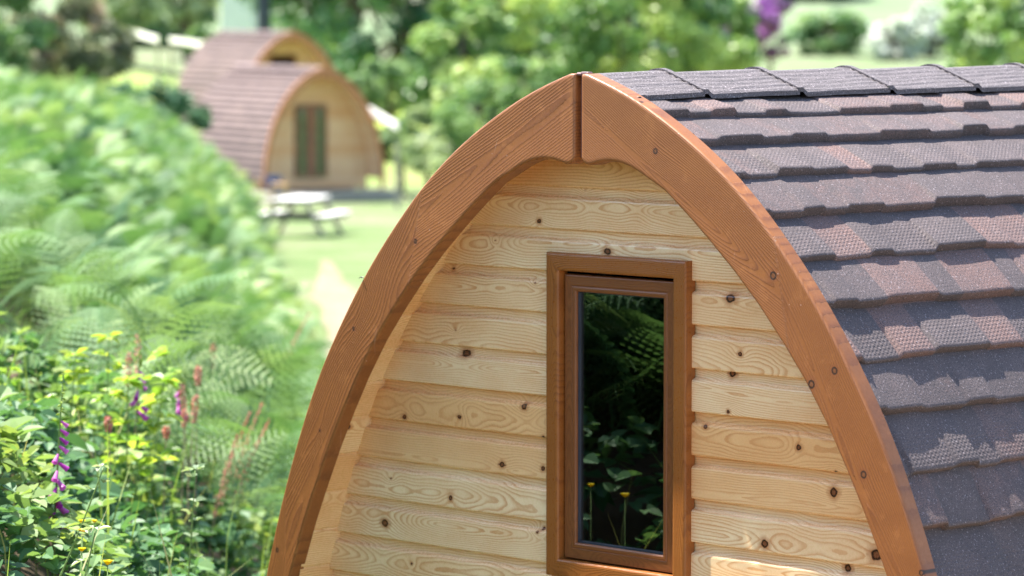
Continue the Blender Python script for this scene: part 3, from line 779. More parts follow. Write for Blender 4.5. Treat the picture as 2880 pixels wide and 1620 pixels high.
def frond_template(lod):
    """frond along +x, arching; returns V (m,3), tri faces"""
    V = []; Fc = []
    npn = (14, 13, 10)[lod]
    t0 = .22
    def rp(t): return np.array([t, 0, .30*math.sin(t*1.9) - .22*t*t*t])
    # rachis strip
    n = 10
    for i in range(n):
        t = i/(n-1); p = rp(t); w = .008*(1-t*.8); V += [p+(0, -w, 0), p+(0, w, 0)]
        if i: k = 2*i; Fc += [(k-2, k-1, k+1), (k-2, k+1, k)]
    for i in range(npn):
        t = t0 + (1-t0)*(i/(npn-.3))**.92
        ln = .36*math.sin(min(1, (1-t)*1.25+.02)*math.pi/2)**.85*(.75 + .25*min(1, (t-t0)*5+.3))
        p = rp(t); tg = rp(min(1, t+.01)) - rp(t-.01); tg /= np.linalg.norm(tg)
        for sg in (-1, 1):
            d = np.array([.42, sg*.9, -.10]); d /= np.linalg.norm(d)
            side = np.cross(d, (0, 0, 1)); side /= np.linalg.norm(side)
            if lod == 0:
                m = 7
                for j in range(m):
                    u = (j+.3)/m; ll = .036*(1-u)**.7*(ln/.44+.35) + .006
                    q = p + d*ln*u + np.array([0, 0, -.06*ln*u*u])
                    for s2 in (-1, 1):
                        e = d*.75 + side*s2; e /= np.linalg.norm(e)
                        k = len(V); w = ln/m*.55
                        V += [q - d*w*.5, q + e*ll + np.array([0, 0, -.1*ll]), q + d*w*1.0]; Fc += [(k, k+1, k+2)]
            elif lod == 1:
                m = 4
                for j in range(m):
                    u = j/m; k = len(V); q = p + d*ln*u; q2 = p + d*ln*min(1, u+.34); ll = .034*(1-u)**.7*(ln/.44+.3) + .006
                    V += [q, q + side*ll + d*ll*.6, q2, q - side*ll + d*ll*.6]; Fc += [(k, k+1, k+2), (k, k+2, k+3)]
            else:
                k = len(V); ll = .032*(ln/.44+.3)
                V += [p, p + d*ln*.3 + side*ll, p + d*ln, p + d*ln*.3 - side*ll]; Fc += [(k, k+1, k+2), (k, k+2, k+3)]
    return np.array(V, float), np.array(Fc)
FT = [frond_template(i) for i in range(3)]

def fronds(base, yaw, lift, length, roll, lod):
    Vt, Ft = FT[lod]; n = len(base)
    cy, sy = np.cos(yaw), np.sin(yaw); cl, sl = np.cos(lift), np.sin(lift); cr, sr = np.cos(roll), np.sin(roll)
    x, y, z = Vt[:, 0][None], Vt[:, 1][None], Vt[:, 2][None]
    y2 = y*cr[:, None] - z*sr[:, None]; z2 = y*sr[:, None] + z*cr[:, None]
    x3 = x*cl[:, None] - z2*sl[:, None]; z3 = x*sl[:, None] + z2*cl[:, None]
    x4 = x3*cy[:, None] - y2*sy[:, None]; y4 = x3*sy[:, None] + y2*cy[:, None]
    V = np.stack([x4, y4, z3], -1)*length[:, None, None] + base[:, None, :]
    Fi = (np.arange(n)*len(Vt))[:, None, None] + Ft[None]
    return V.reshape(-1, 3), Fi.reshape(-1, 3), len(Vt)

FS = .40
def fern_field():
    Vs = []; Fs = []; T = []; n = 0
    def put(d0, d1, dens, lod, xl, xr, sz=(.75, 1.15), force=False):
        nonlocal n
        pts = []
        area = (d1-d0)*(xr-xl)
        N_ = int(area*dens); x = rng.uniform(xl, xr, N_); y = rng.uniform(d0, d1, N_)
        toe = np.interp(y, TOE[:, 0], TOE[:, 1])
        lim = x < toe - .05 + .25*noise1(y*.7, 8)
        # stay inside a wide view wedge
        wedge = (x > -.20*y - 3.0)
        # the bramble patch keeps the near right corner
        near = ~((y < 13.9 + 1.0*noise1(x*1.3, 12)) & (x > -.15*y - .42))
        k = lim & wedge & near & ((noise2(x*1.3, y*.7, 62, 2) > np.where(y < 22, -.32, -.6)));
        if force: k = x < -.15*y - .40
        k = k; x = x[k]; y = y[k]; m = len(x)
        clump = rng.integers(3, 6, m)
        idx = np.repeat(np.arange(m), clump); M = len(idx)
        b = np.stack([x, y, gz(x, y) - .05], 1)[idx] + rng.normal(0, .05, (M, 3))*(1, 1, 0)
        h = rng.uniform(.05, .45, M)*(1 + np.where(b[:, 1] < 24, .9, .3)*noise2(b[:, 0]*1.1, b[:, 1]*.6, 61, 2)).clip(.15, 2); b[:, 2] += h
        yaw = rng.uniform(0, 2*np.pi, M)
        # lean towards the open, downhill side
        yaw = np.where(rng.random(M) < .45, rng.normal(-.5, .7, M), yaw)
        lift = rng.normal(.42, .33, M) ; ln = rng.uniform(*sz, M)*FS; roll = rng.normal(0, .45, M)
        V, Fq, mv = fronds(b, yaw, lift, ln, roll, lod)
        base_t = .5 + .34*noise2(b[:, 0]*1.3, b[:, 1]*.7, 33, 3) + rng.normal(0, .14, M)
        tn = np.repeat(np.clip(base_t, 0, 1), mv)
        Vs.append(V); Fs.append(Fq + n); T.append(tn); n += len(V)
    put(7.5, 13, 20.0, 0, -4.8, .3)
    put(8.2, 11.0, 60, 0, -4.0, -1.6, (1.0, 1.5), force=True)
    put(12.8, 22, 15., 0, -6.5, .1, (1.0, 1.5))
    put(22, 42, 24., 1, -9.5, -.5)
    put(42, 68, 22, 2, -13, -2, (.8, 1.2))
    me = np_mesh('bracken', np.concatenate(Vs), np.concatenate(Fs), {'tone': np.concatenate(T)})
    print('fern tris', len(me.polygons))
    o = link('bracken', me, FERN); tag(o, 'dense green bracken ferns covering the bank', 'bracken', kind='stuff')
fern_field()

def bramble_field():
    Vs = []; Fs = []; T = []; n = 0
    N_ = 26000
    y = 8.2 + rng.random(N_)**.9*9.5; x = rng.uniform(-3.6, .9, N_)
    toe = np.interp(y, TOE[:, 0], TOE[:, 1])
    podl = np.array([APEX[0] - .9, 9.9])
    k = (x < toe + .35) & (x > -.15*y - .2)
    dens = .85 + .5*noise2(x*1.6, y*1.2, 77, 2)
    k &= rng.random(N_) < dens
    k &= ~((y > 14.2 + 1.2*noise1(x*1.3, 12)) & (x < -.75))
    x = x[k]; y = y[k]; m = len(x)
    mound = .36 + .26*noise2(x*1.1, y*.9, 55, 3)
    hh = np.clip(mound, .12, .95)*rng.beta(3.5, 1.1, m)
    P = np.stack([x, y, gz(x, y) + hh], 1)
    # each point carries a trefoil of leaflets
    idx = np.repeat(np.arange(m), 3); j = np.tile(np.arange(3), m); M = len(idx)
    yaw0 = rng.uniform(0, 2*np.pi, m); yaw = yaw0[idx] + (j-1)*1.15
    el = rng.normal(.05, .4, m)[idx] + rng.normal(0, .15, M)
    D = np.stack([np.cos(yaw)*np.cos(el), np.sin(yaw)*np.cos(el), np.sin(el)], 1)
    U = np.stack([rng.normal(0, .35, M), rng.normal(0, .35, M), np.ones(M)], 1)
    big = rng.lognormal(0, .28, m)
    size = (.047*big)[idx]*np.where(j == 1, 1.25, 1.0)
    V, Fq, mv = leaf_cloud(P[idx] + D*.008, D, U, size, .72, .3)
    pale = noise2(P[:, 0]*2.2, P[:, 1]*1.6, 91, 2)
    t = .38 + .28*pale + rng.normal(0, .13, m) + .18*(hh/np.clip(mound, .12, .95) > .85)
    tn = np.repeat(np.clip(t, 0, 1)[idx], mv)
    me = np_mesh('bramble_undergrowth', V, Fq, {'tone': tn}); print('bramble tris', len(me.polygons))
    o = link('bramble_undergrowth', me, BRAM); tag(o, 'tangle of leafy brambles and low weeds at the lower left beside the pod', 'undergrowth', kind='stuff')
bramble_field()

def blades_field():
    N_ = 3000
    y = 7.5 + rng.random(N_)*32; x = rng.uniform(-5, 1, N_); toe = np.interp(y, TOE[:, 0], TOE[:, 1])
    k = (x > -.15*y-.2) & (x < toe+.5) & ((x > toe - .9) | (y < 14)); x = x[k]; y = y[k]; m = len(x)
    b = np.stack([x, y, gz(x, y)], 1); yaw = rng.uniform(0, 6.28, m); h = rng.uniform(.25, .75, m); ln = rng.uniform(.05, .3, m)
    d = np.stack([np.cos(yaw), np.sin(yaw), 0*yaw], 1); w = .0035*np.stack([-np.sin(yaw), np.cos(yaw), 0*yaw], 1)
    up = np.array([0, 0, 1.])
    p1 = b + d*(ln*.25)[:, None] + up*(h*.6)[:, None]; p2 = b + d*ln[:, None] + up*h[:, None]
    V = np.stack([b-w, b+w, p1-w, p1+w, p2], 1).reshape(-1, 3)
    Fi = (np.arange(m)*5)[:, None, None] + np.array([[0, 1, 3], [0, 3, 2], [2, 3, 4]])[None]
    me = np_mesh('long_grass', V, Fi.reshape(-1, 3), {'tone': np.repeat(rng.random(m), 5)})
    o = link('long_grass', me, GRASSM); tag(o, 'long thin grass growing through the undergrowth at the foot of the bank', 'grass', kind='stuff')
blades_field()

def ground_at(px, D): 
    x = (px-CX)/F*D; return x, D, float(gz(x, D))

# ---- individual plants
def stem_pts(x, y, z0, z1, lean=(0, 0), n=7, curve=.3):
    t = np.linspace(0, 1, n); return [(x + lean[0]*(a + curve*a*a), y + lean[1]*a, z0 + (z1-z0)*a) for a in t]

def foxglove(px, pytop, D, bells, label, lean=.05, budlen=.22, belllen=.32):
    xt, yt, zt = cam_pt(px, pytop, D); x0 = xt - lean; z0 = float(gz(x0, yt))
    e = empty('foxglove', (x0, yt, z0)); tag(e, label, 'foxglove', 'foxgloves in the undergrowth')
    H = zt - z0
    t = np.linspace(0, 1, 10); pts = [(lean*a**1.6, 0, H*a) for a in t]
    b = MB(); b.tube(pts, np.linspace(.006, .002, 10), 6); b.build('stem', STEMG, e, True)
    pos = lambda a: np.array((lean*max(a, 0)**1.6, 0, H*a))
    fb = MB()
    r = random.Random(int(px))
    for i in range(bells):
        a = 1 - (budlen + belllen*(i+.5)/bells)/H; p = pos(a); yaw = r.uniform(-1.9, 1.2) - .5
        d = np.array([math.cos(yaw), math.sin(yaw)*.8, -.75]); d /= np.linalg.norm(d); s = .6 + .5*i/bells
        c = [p + d*k*s for k in (0, .008, .022, .036, .044)]
        fb.tube(c, np.array([.003, .0055, .0075, .0095, .012])*s, 9, cap=False, tone=r.uniform(.2, .9))
    fb.build('flower_bells', PURP, e, True)
    bb = MB()
    for i in range(14):
        a = 1 - budlen*(i/14.)/H; p = pos(a); yaw = r.uniform(0, 6.28)
        d = np.array([math.cos(yaw), math.sin(yaw), -.3]); k = .004 + .012*i/14.
        bb.tube([p, p+d*k*.7, p+d*k*1.4], [.0015, .0035, .001], 6, tone=.6)
    bb.build('buds', LIME, e, True)
    P = np.array([pos(r.uniform(.02, .22)) for _ in range(9)]); yw = np.array([r.uniform(0, 6.28) for _ in range(9)])
    Dv = np.stack([np.cos(yw), np.sin(yw), np.full(9, .35)], 1); V, Fq, mv = leaf_cloud(P, Dv, np.tile([0, 0, 1.], (9, 1)), np.full(9, .16), .4, .3)
    link('leaves', np_mesh('leaves', V, Fq, {'tone': np.full(len(V), .4)}), BRAM, e)
    return e
foxglove(178, 1052, 10.3, 14, 'tall foxglove with a line of magenta bells standing by the left edge of the picture', .04, .12, .33)
foxglove(392, 985, 12.6, 7, 'smaller dark purple foxglove among the red seed spikes', .02, .06, .16)
foxglove(505, 1030, 13.4, 4, 'short foxglove with few bells right of the red seed spikes', .02, .08, .10)

def sorrel(px, pytop, D, label, spikelen=.13, lean=.03):
    xt, yt, zt = cam_pt(px, pytop, D); x0 = xt - lean; z0 = float(gz(x0, yt)); H = max(zt-z0, .3)
    e = empty('sorrel', (x0, yt, z0)); tag(e, label, 'sorrel', 'red sorrel spikes in the undergrowth')
    b = MB(); t = np.linspace(0, 1, 8); b.tube([(lean*a**1.5, 0, H*a) for a in t], np.linspace(.003, .0015, 8), 5); b.build('stem', STEMB, e, True)
    r = np.random.default_rng(int(px)); n = 130
    u = r.random(n); z = H - spikelen*u; rad = .003 + .007*np.sin(np.pi*np.clip(u*1.05, 0, 1)); th = r.uniform(0, 6.28, n); q = r.random(n)**.5
    P = np.stack([lean*(z/H)**1.5 + rad*q*np.cos(th), rad*q*np.sin(th), z], 1)
    D_ = np.stack([np.cos(th), np.sin(th), r.normal(-.2, .6, n)], 1)
    V, Fq, mv = leaf_cloud(P, D_, r.normal(0, 1, (n, 3)), r.uniform(.006, .011, n), .9, .1, 'dia')
    link('seed_head', np_mesh('seed_head', V, Fq, {'tone': np.repeat(r.random(n), mv)}), REDL, e)
sp = [(388, 940, 13.2, 'tallest red sorrel spike rising above the bright leaves', .16, .02), (362, 990, 13.0, 'red sorrel spike just left of the small foxglove', .12, .01),
      (558, 1030, 13.6, 'salmon pink sorrel head standing alone in the middle of the undergrowth', .07, .02), (600, 965, 15.5, 'pinkish sorrel spike in front of the bracken fronds', .1, .03),
      (512, 1080, 13.4, 'thin red sorrel spike leaning left of the salmon pink head', .10, -.03), (552, 1110, 13.3, 'slanting red sorrel spike below the salmon pink head', .10, .05),
      (520, 1150, 13.2, 'short reddish sorrel spike low in the leaves below the slanting one', .07, .02), (305, 1170, 12.0, 'short brownish sorrel spike right of the tall foxglove', .05, -.01),
      (468, 1200, 12.6, 'small orange brown sorrel tip among dark leaves', .04, .02)]
for a in sp: sorrel(a[0], a[1], a[2], a[3], a[4], a[5])

def dry_grass(px, py, D, label, lean):
    xt, yt, zt = cam_pt(px, py, D); x0 = xt - lean; z0 = float(gz(x0, yt)); H = max(zt-z0, .3)
    e = empty('dry_grass_stalk', (x0, yt, z0)); tag(e, label, 'grass stalk', 'dry pinkish grass stalks')
    b = MB(); t = np.linspace(0, 1, 8); b.tube([(lean*a**1.6, 0, H*a) for a in t], np.linspace(.0025, .001, 8), 5); b.build('stem', STEMB, e, True)
    r = np.random.default_rng(int(px*3)); n = 150; u = r.random(n)**1.3; a = 1-u*.3/H
    P = np.stack([lean*a**1.6 + r.normal(0, .012, n)*u, r.normal(0, .012, n)*u, H*a], 1); D_ = np.stack([np.full(n, lean*3), 0*a, np.ones(n)], 1) + r.normal(0, .3, (n, 3))
    V, Fq, mv = leaf_cloud(P, D_, r.normal(0, 1, (n, 3)), r.uniform(.010, .018, n), .35, .1, 'dia')
    link('seed_head', np_mesh('seed_head', V, Fq, {'tone': np.repeat(r.uniform(.5, 1, n), mv)}), REDL, e)
for i, (px, py, D, l, ln) in enumerate([(735, 1140, 14.5, 'dry pinkish grass stalk leaning right, nearest the pod fascia', .18), (700, 1165, 14.2, 'dry grass stalk left of the one nearest the fascia', .15), (755, 1185, 14.0, 'lower drooping dry grass stalk close to the fascia', .2), (665, 1230, 13.5, 'short dry grass stalk low in the brambles', .12), (870, 880, 20, 'thin reddish stalk leaning over the lawn edge', .35)]):
    dry_grass(px, py, D, l, ln)

def buttercup(px, py, D, label, s=1.0):
    x, y, z = cam_pt(px, py, D); z0 = float(gz(x, y)); H = max(z - z0, .15)
    e = empty('buttercup', (x, y, z-H)); tag(e, label, 'buttercup', 'yellow buttercups among the brambles')
    b = MB(); b.tube([(-.02, 0, 0), (-.008, 0, H*.5), (0, 0, H)], [.0018, .0015, .0012], 5); b.build('stem', STEMG, e, True)
    yw = np.arange(5)/5*6.283 + px; Dv = np.stack([np.cos(yw), np.sin(yw), np.full(5, 1.1)], 1)
    V, Fq, mv = leaf_cloud(np.tile([0, 0, H], (5, 1)), Dv, np.tile([0, 0, 1.], (5, 1)), np.full(5, .0145*s), 1.1, .5)
    link('petals', np_mesh('petals', V, Fq, {'tone': np.full(len(V), .5)}), YELL, e)
for px, py, D, l, s in [(303, 1590, 9.3, 'largest yellow buttercup at the bottom edge', 1.35), (230, 1552, 9.4, 'buttercup up and left of the largest one', 1.1), (232, 1500, 9.6, 'middle buttercup of the column of yellow flowers', 1.2), (230, 1472, 9.8, 'topmost buttercup left of the bramble shoot', 1.0), (265, 1470, 9.9, 'small half open buttercup beside the topmost one', .8)]:
    buttercup(px, py, D, l, s)

def leafy_shoot(px, pytop, D, label, name='bramble_shoot', group='leafy shoots', n=14, ls=.045, mat=LIME, lean=.2, base_px=None, spread=.12, H=None):
    xt, yt, zt = cam_pt(px, pytop, D)
    x0 = xt - lean; z0 = float(gz(x0, yt)); H = zt - z0
    e = empty(name, (x0, yt, z0)); tag(e, label, 'shoot' if name == 'bramble_shoot' else 'sapling', group)
    pf = lambda a: np.array((lean*a**.8, .06*math.sin(a*2), H*a))
    b = MB(); b.tube([pf(a) for a in np.linspace(0, 1, 12)], np.linspace(.0042, .0018, 12), 6); b.build('stem', STEMG, e, True)
    r = np.random.default_rng(int(px*7+pytop)); a = np.r_[1, 1, 1, r.uniform(.45, 1, n)]
    P = np.array([pf(q) for q in a]); yw = r.uniform(0, 6.28, len(a)); 
    idx = np.repeat(np.arange(len(a)), 3); j = np.tile(np.arange(3), len(a)); M = len(idx)
    Dv = np.stack([np.cos(yw), np.sin(yw), r.uniform(-.1, .6, len(a))], 1); Pe = P + Dv*(spread*(1.1-a))[:, None]*.8
    yy = yw[idx] + (j-1)*1.1; D2 = np.stack([np.cos(yy), np.sin(yy), r.normal(.15, .3, M)], 1)
    V, Fq, mv = leaf_cloud(Pe[idx], D2, np.tile([0, 0, 1.], (M, 1)) + r.normal(0, .3, (M, 3)), ls*r.uniform(.7, 1.2, M), .65, .35)
    link('leaves', np_mesh('leaves', V, Fq, {'tone': np.repeat(r.random(M), mv)}), mat, e)
for a in [(302, 955, 12.6, 'upright shoot with yellow green leaves just left of the red spikes', .04, 12, .05), (205, 1005, 12.2, 'bushy yellow green shoot above the tall foxglove', .05, 16, .05),
          (470, 1005, 12.8, 'leaning shoot with broad yellow leaves right of the red spikes', .16, 10, .065), (455, 1075, 12.4, 'low shoot with one large round yellow leaf', .1, 6, .07), (355, 1080, 12.3, 'wide spread of yellow green leaves below the red spikes', .02, 22, .05), (20, 1050, 12.5, 'yellow green shoot cut by the left edge', .03, 14, .045),
          (120, 1130, 12.0, 'yellow green shoot low beside the left edge', .03, 14, .04)]:
    leafy_shoot(a[0], a[1], a[2], a[3], 'leafy_sapling', 'yellow green saplings', a[5], a[6], LIME, a[4])
PALE = leaf_mat('pale_shoot_leaf', (.18, .28, .14), (.34, .42, .26), (.48, .52, .36), .35, .5, .3)
leafy_shoot(285, 1322, 9.6, 'arching pale bramble shoot with a woolly tip in the lower left', 'bramble_shoot', 'bramble shoots', 4, .022, PALE, .28)
leafy_shoot(262, 1500, 9.0, 'second pale bramble shoot curving up from the bottom edge', 'bramble_shoot', 'bramble shoots', 5, .03, PALE, .18)
leafy_shoot(545, 1330, 10.6, 'brownish bramble shoot rising in the middle of the brambles', 'bramble_shoot', 'bramble shoots', 8, .03, PALE, .06)

# fallen branches on the bank left of the picture (seen mirrored in the window)
for i, (x, y, l, rz, lab) in enumerate([(-2.5, 8.9, 1.6, 1.5, 'grey fallen branch lying on the bank, the longer one'), (-2.6, 9.6, 1.1, 1.2, 'short grey fallen branch lying on the bank')]):
    e = empty('fallen_branch', (x, y, float(gz(x, y)) + .25), rz); tag(e, lab + ', mirrored in the window', 'branch', 'fallen branches on the bank')
    b = MB(); b.tube([(0, 0, 0), (l*.3, .05, .18), (l*.6, -.03, .3), (l, .06, .55)], [.022, .018, .013, .006], 8); b.build('limb', GREYWOOD, e, True)
    b = MB(); b.tube([(l*.5, 0, .27), (l*.7, .2, .34), (l*.85, .35, .5)], [.01, .008, .003], 6); b.build('twig', GREYWOOD, e, True)

# ------------------------------------------------------------------ far pods
def brown_tile():
    m, nt = new_mat('far_tile'); co = objco(nt); t = attr(nt, 'tone')
    c = mix(nt, ramp(nt, t, [(.35, (0,)*3), (.6, (1,)*3)]), (.155, .112, .102), (.21, .150, .132))
    c = mix(nt, ramp(nt, noise(nt, co, 60, 3), [(.4, (0,)*3), (.6, (.5,)*3)]), c, (.13, .09, .095))
    principled(nt, c, .8, .3, noise(nt, co, 60, 3), .5, .003); return m
FTILE = brown_tile()
FPINE = wood_mat('far_pine', (.82, .48, .26), (.58, .27, .10), (.93, .70, .48), (.085, .030, .012), (.42, .17, .06), rough=.4)
FSTAIN = simple('far_stain', (.45, .19, .085), .5, .2, 5)
DOORB = simple('door_brown', (.26, .12, .07), .45)
GREENG = simple('green_pane', (.07, .15, .06), .15, .4, 6, .6)
def far_pod(px, py, D, phi, L_, sc, label, door=True):
    c = cam_pt(px, py, D); e = empty('camping_pod', c, 0, sc); e.rotation_euler = (0, 0, phi)
    tag(e, label, 'camping pod')
    # here local +y runs away along the ridge
    roof_sheet(e, L_, FAS_T, FTILE, dy=.05, course_s=CS, seed=int(px), lk=2.2)
    y = FAS_T; k = 0
    o0 = None
    while y < L_-.1:
        if o0 is None: o0 = ridge_tile(e, 0, .36, FTILE, 0)
        o = o0 if k == 0 else o0.copy()
        if k: COL.objects.link(o); o.parent = e
        o.location = (0, y, 0); y += .36; k += 1
    fascia('fascia_board', -1, e, 31, [], FSTAIN, n=80, m=6); fascia('fascia_board', 1, e, 41, [], FSTAIN, n=80, m=6)
    PY = .70
    soffit(e, FAS_T-.01, PY+.02, FPINE)
    plank_wall(e, PY, SOFF_TOP-.004, BASE+.06, ZREF, PITCH, soff_w, [(-.36, .36, -2.25, -.80)] if door else [(-.3, .3, -.9, -.6)], [], FPINE, step=.03)
    shell(e, PY+.03, L_, DARK)
    rw = gable_sheet('rear_wall', L_+.02, DARKWOOD, e, lambda z: soff_w(z)+.06, SOFF_TOP+.05, BASE+.05)
    b = MB(); b.box((0, -.02, BASE-.06), (2.85, 1.15, .22), bev=.01); b.box((0, L_/2, BASE-.06), (2.6, L_-.2, .16)); b.build('deck', GREYWOOD, e)
    if door:
        d = bpy.data.objects.new('door', None); COL.objects.link(d); d.parent = e
        b = MB(); x0, x1, z0, z1 = -.34, .34, -2.27, -.78
        w = .07
        b.box((x0+w/2, PY-.02, (z0+z1)/2), (w, .07, z1-z0), bev=.006); b.box((x1-w/2, PY-.02, (z0+z1)/2), (w, .07, z1-z0), bev=.006)
        b.box((0, PY-.02, z1-w/2), (x1-x0-2*w-.004, .068, w), bev=.006); b.box((0, PY-.02, z0+w/2), (x1-x0-2*w-.004, .068, w), bev=.006)
        b.box((0, PY-.015, (z0+z1)/2), (.24, .05, z1-z0-2*w-.006), bev=.006); b.build('door_frame', DOORB, d)
        for sx in (-1, 1):
            b = MB(); b.box((sx*.195, PY-.005, (z0+z1)/2), (.145, .012, z1-z0-2*w-.008)); b.build('pane', GREENG, d)
        b = MB(); b.tube([(-.02, PY-.055, -1.55), (-.02, PY-.08, -1.55), (-.02, PY-.08, -1.35), (-.02, PY-.055, -1.35)], .009, 6); b.build('handle', GREYWOOD, d)
    else:
        wd = bpy.data.objects.new('window', None); COL.objects.link(wd); wd.parent = e
        join_boards('window_frame', frame_boards(-.34, .34, -.56, -.94, 0.05, PY-.022, PY+.01, .006, 5), TRIM, wd)
        b = MB(); b.box((0, PY+.005, -.75), (.6, .01, .30)); b.build('pane', DARK, wd)
    return e
p1 = far_pod(913, 186, 93, R(27), 4.2, 1.26, 'nearer of the two background pods, with green paned double door and picnic table in front')
p2 = far_pod(826, 86, 106, R(25), 4.6, 1.25, 'farther background pod, rising behind the one with the door', door=False)

# blue tub beside the far door
tx, ty, tz = cam_pt(770, 512, 92.2)
e = empty('storage_tub', (tx, ty, tz-.16)); tag(e, 'small dark blue tub by the left foot of the background pod front', 'tub')
b = MB(); b.box((0, 0, .14), (.36, .3, .28), bev=.03); b.build('body', BLUE, e); b = MB(); b.box((0, 0, .30), (.39, .33, .035), bev=.012); b.build('lid', BLUE, e)

# picnic table
def picnic(px, py, D, rz):
    x, y, z = cam_pt(px, py, D); z = float(gz(x, y)); 
    e = empty('picnic_table', (x, y, z), rz, .95); tag(e, 'pale picnic table with attached benches on the lawn before the background pod', 'picnic table')
    b = MB()
    for i in range(5): b.box((0, (i-2)*.145, .745), (1.75, .135, .038), bev=.006)
    b.build('table_top', WHITEWOOD, e)
    for sg in (-1, 1):
        b = MB(); b.box((0, sg*.66 - .07, .445), (1.75, .13, .038), bev=.006); b.box((0, sg*.66 + .07, .445), (1.75, .13, .038), bev=.006); b.build('bench_seat', WHITEWOOD, e)
    for sx in (-.62, .62):
        for sg in (-1, 1):
            b = MB(); a = math.atan2(.38, .72); b.box((sx, sg*.47, .36), (.045, .09, .82), rot=(sg*a, 0, 0), bev=.005); b.build('leg', GREYWOOD, e)
        b = MB(); b.box((sx+.05, 0, .385), (.04, 1.5, .09), bev=.005); b.build('cross_beam', DARKWOOD, e)
        b = MB(); b.box((sx+.05, 0, .69), (.04, .66, .07), bev=.005); b.build('top_bearer', DARKWOOD, e)
    return e
picnic(846, 645, 68.5, R(90-14))
tx, ty, tz = cam_pt(785, 545, 90.2)
e = empty('wooden_stool', (tx, ty, float(gz(tx, ty)))); e.scale = (1.1,)*3; tag(e, 'tan wooden stool between the picnic table and the background pod', 'stool')
b = MB(); b.box((0, 0, .50), (.36, .32, .05), bev=.01); b.build('seat', TANWOOD, e)
for sx in (-1, 1):
    b = MB(); b.box((sx*.15, 0, .24), (.04, .28, .47), bev=.008); b.build('leg', TANWOOD, e)

# white rail fences
def rail_fence(p0, p1, D0, D1, nposts, label, h=.16):
    a = np.array(cam_pt(*p0, D0)); c = np.array(cam_pt(*p1, D1)); z0 = min(float(gz(a[0], a[1])), float(gz(c[0], c[1])))
    e = empty('rail_fence', (a[0], a[1], z0)); tag(e, label, 'fence')
    d = c - a; ln = np.linalg.norm(d); rz = math.atan2(d[1], d[0]); ry = -math.asin(d[2]/ln)
    off = a - np.array([a[0], a[1], z0])
    b = MB(); b.box(off + d/2, (ln, .05, h), rot=(0, ry, rz), bev=.01); b.build('rail', WHITEWOOD, e)
    for k in range(nposts):
        p = off + d*(k+.02)/(nposts-1+.04); w = a + d*(k+.02)/(nposts-1+.04); g_ = float(gz(w[0], w[1])) - z0
        b = MB(); b.box((p[0], p[1]+.08, (p[2]+g_)/2-.05), (.1, .1, max(p[2]-g_, .3)), bev=.01); b.build('post', GREYWOOD, e)
rail_fence((360, 88), (445, 112), 150, 140, 2, 'white fence rail in the far meadow, left of the background pods', .24)
rail_fence((478, 112), (575, 126), 138, 130, 2, 'second white fence rail, between the far meadow one and the background pods', .2)
rail_fence((1022, 298), (1118, 356), 98, 88, 2, 'short white sloping rail right of the background pods', .17)

# white house far behind
x, y, z = cam_pt(696, 40, 145); zz = float(gz(x, y))
e = empty('house', (x, y, zz), R(-22)); tag(e, 'white rendered house wall glimpsed at the top behind the background pods', 'house')
b = MB(); b.box((0, 0, 2.6), (1.3, 2, 5.4)); b.build('wall', RENDERW, e)
b = MB(); V = np.array([(-.8, -1.2, 5.31), (.8, -1.2, 5.31), (.8, 1.2, 5.31), (-.8, 1.2, 5.31), (0, -1.2, 6.3), (0, 1.2, 6.3)]); b.add(V, [[0, 3, 5, 4], [1, 4, 5, 2], [0, 1, 2, 3]], [[0, 4, 1], [3, 2, 5]]); b.build('roof', DARKWOOD, e)

# ------------------------------------------------------------------ trees & shrubs
def crown_cloud(r, rad, height, blobs, leaves, ls, center, flat=1.0):
    """clumped crown: leaves spread through many lobes"""
    B = []
    for _ in range(blobs):
        while True:
            p = r.uniform(-1, 1, 3)
            if .15 < np.linalg.norm(p) < 1: break
        p = p/np.linalg.norm(p)*np.linalg.norm(p)**.45
        B.append(p*(rad, rad, height/2)*.82)
    B = np.array(B); br = r.uniform(.13, .28, blobs)*rad
    idx = r.integers(0, blobs, leaves)
    q = r.normal(0, 1, (leaves, 3)); q /= np.linalg.norm(q, axis=1)[:, None]; q *= (r.random(leaves)**.35)[:, None]
    P = B[idx] + q*br[idx][:, None]*(1, 1, .75*flat) + np.array(center)
    yaw = r.uniform(0, 6.28, leaves); D_ = np.stack([np.cos(yaw), np.sin(yaw), r.normal(-.25, .5, leaves)], 1)
    U = q + np.array([0, 0, .8]) + r.normal(0, .35, (leaves, 3))
    V, Fq, mv = leaf_cloud(P, D_, U, ls*r.lognormal(0, .25, leaves), .75, .2, 'dia')
    bt = r.normal(0, .24, blobs)
    t = np.clip(.5 + bt[idx] + r.normal(0, .12, leaves), 0, 1)
    return V, Fq, np.repeat(t, mv), B + np.array(center)
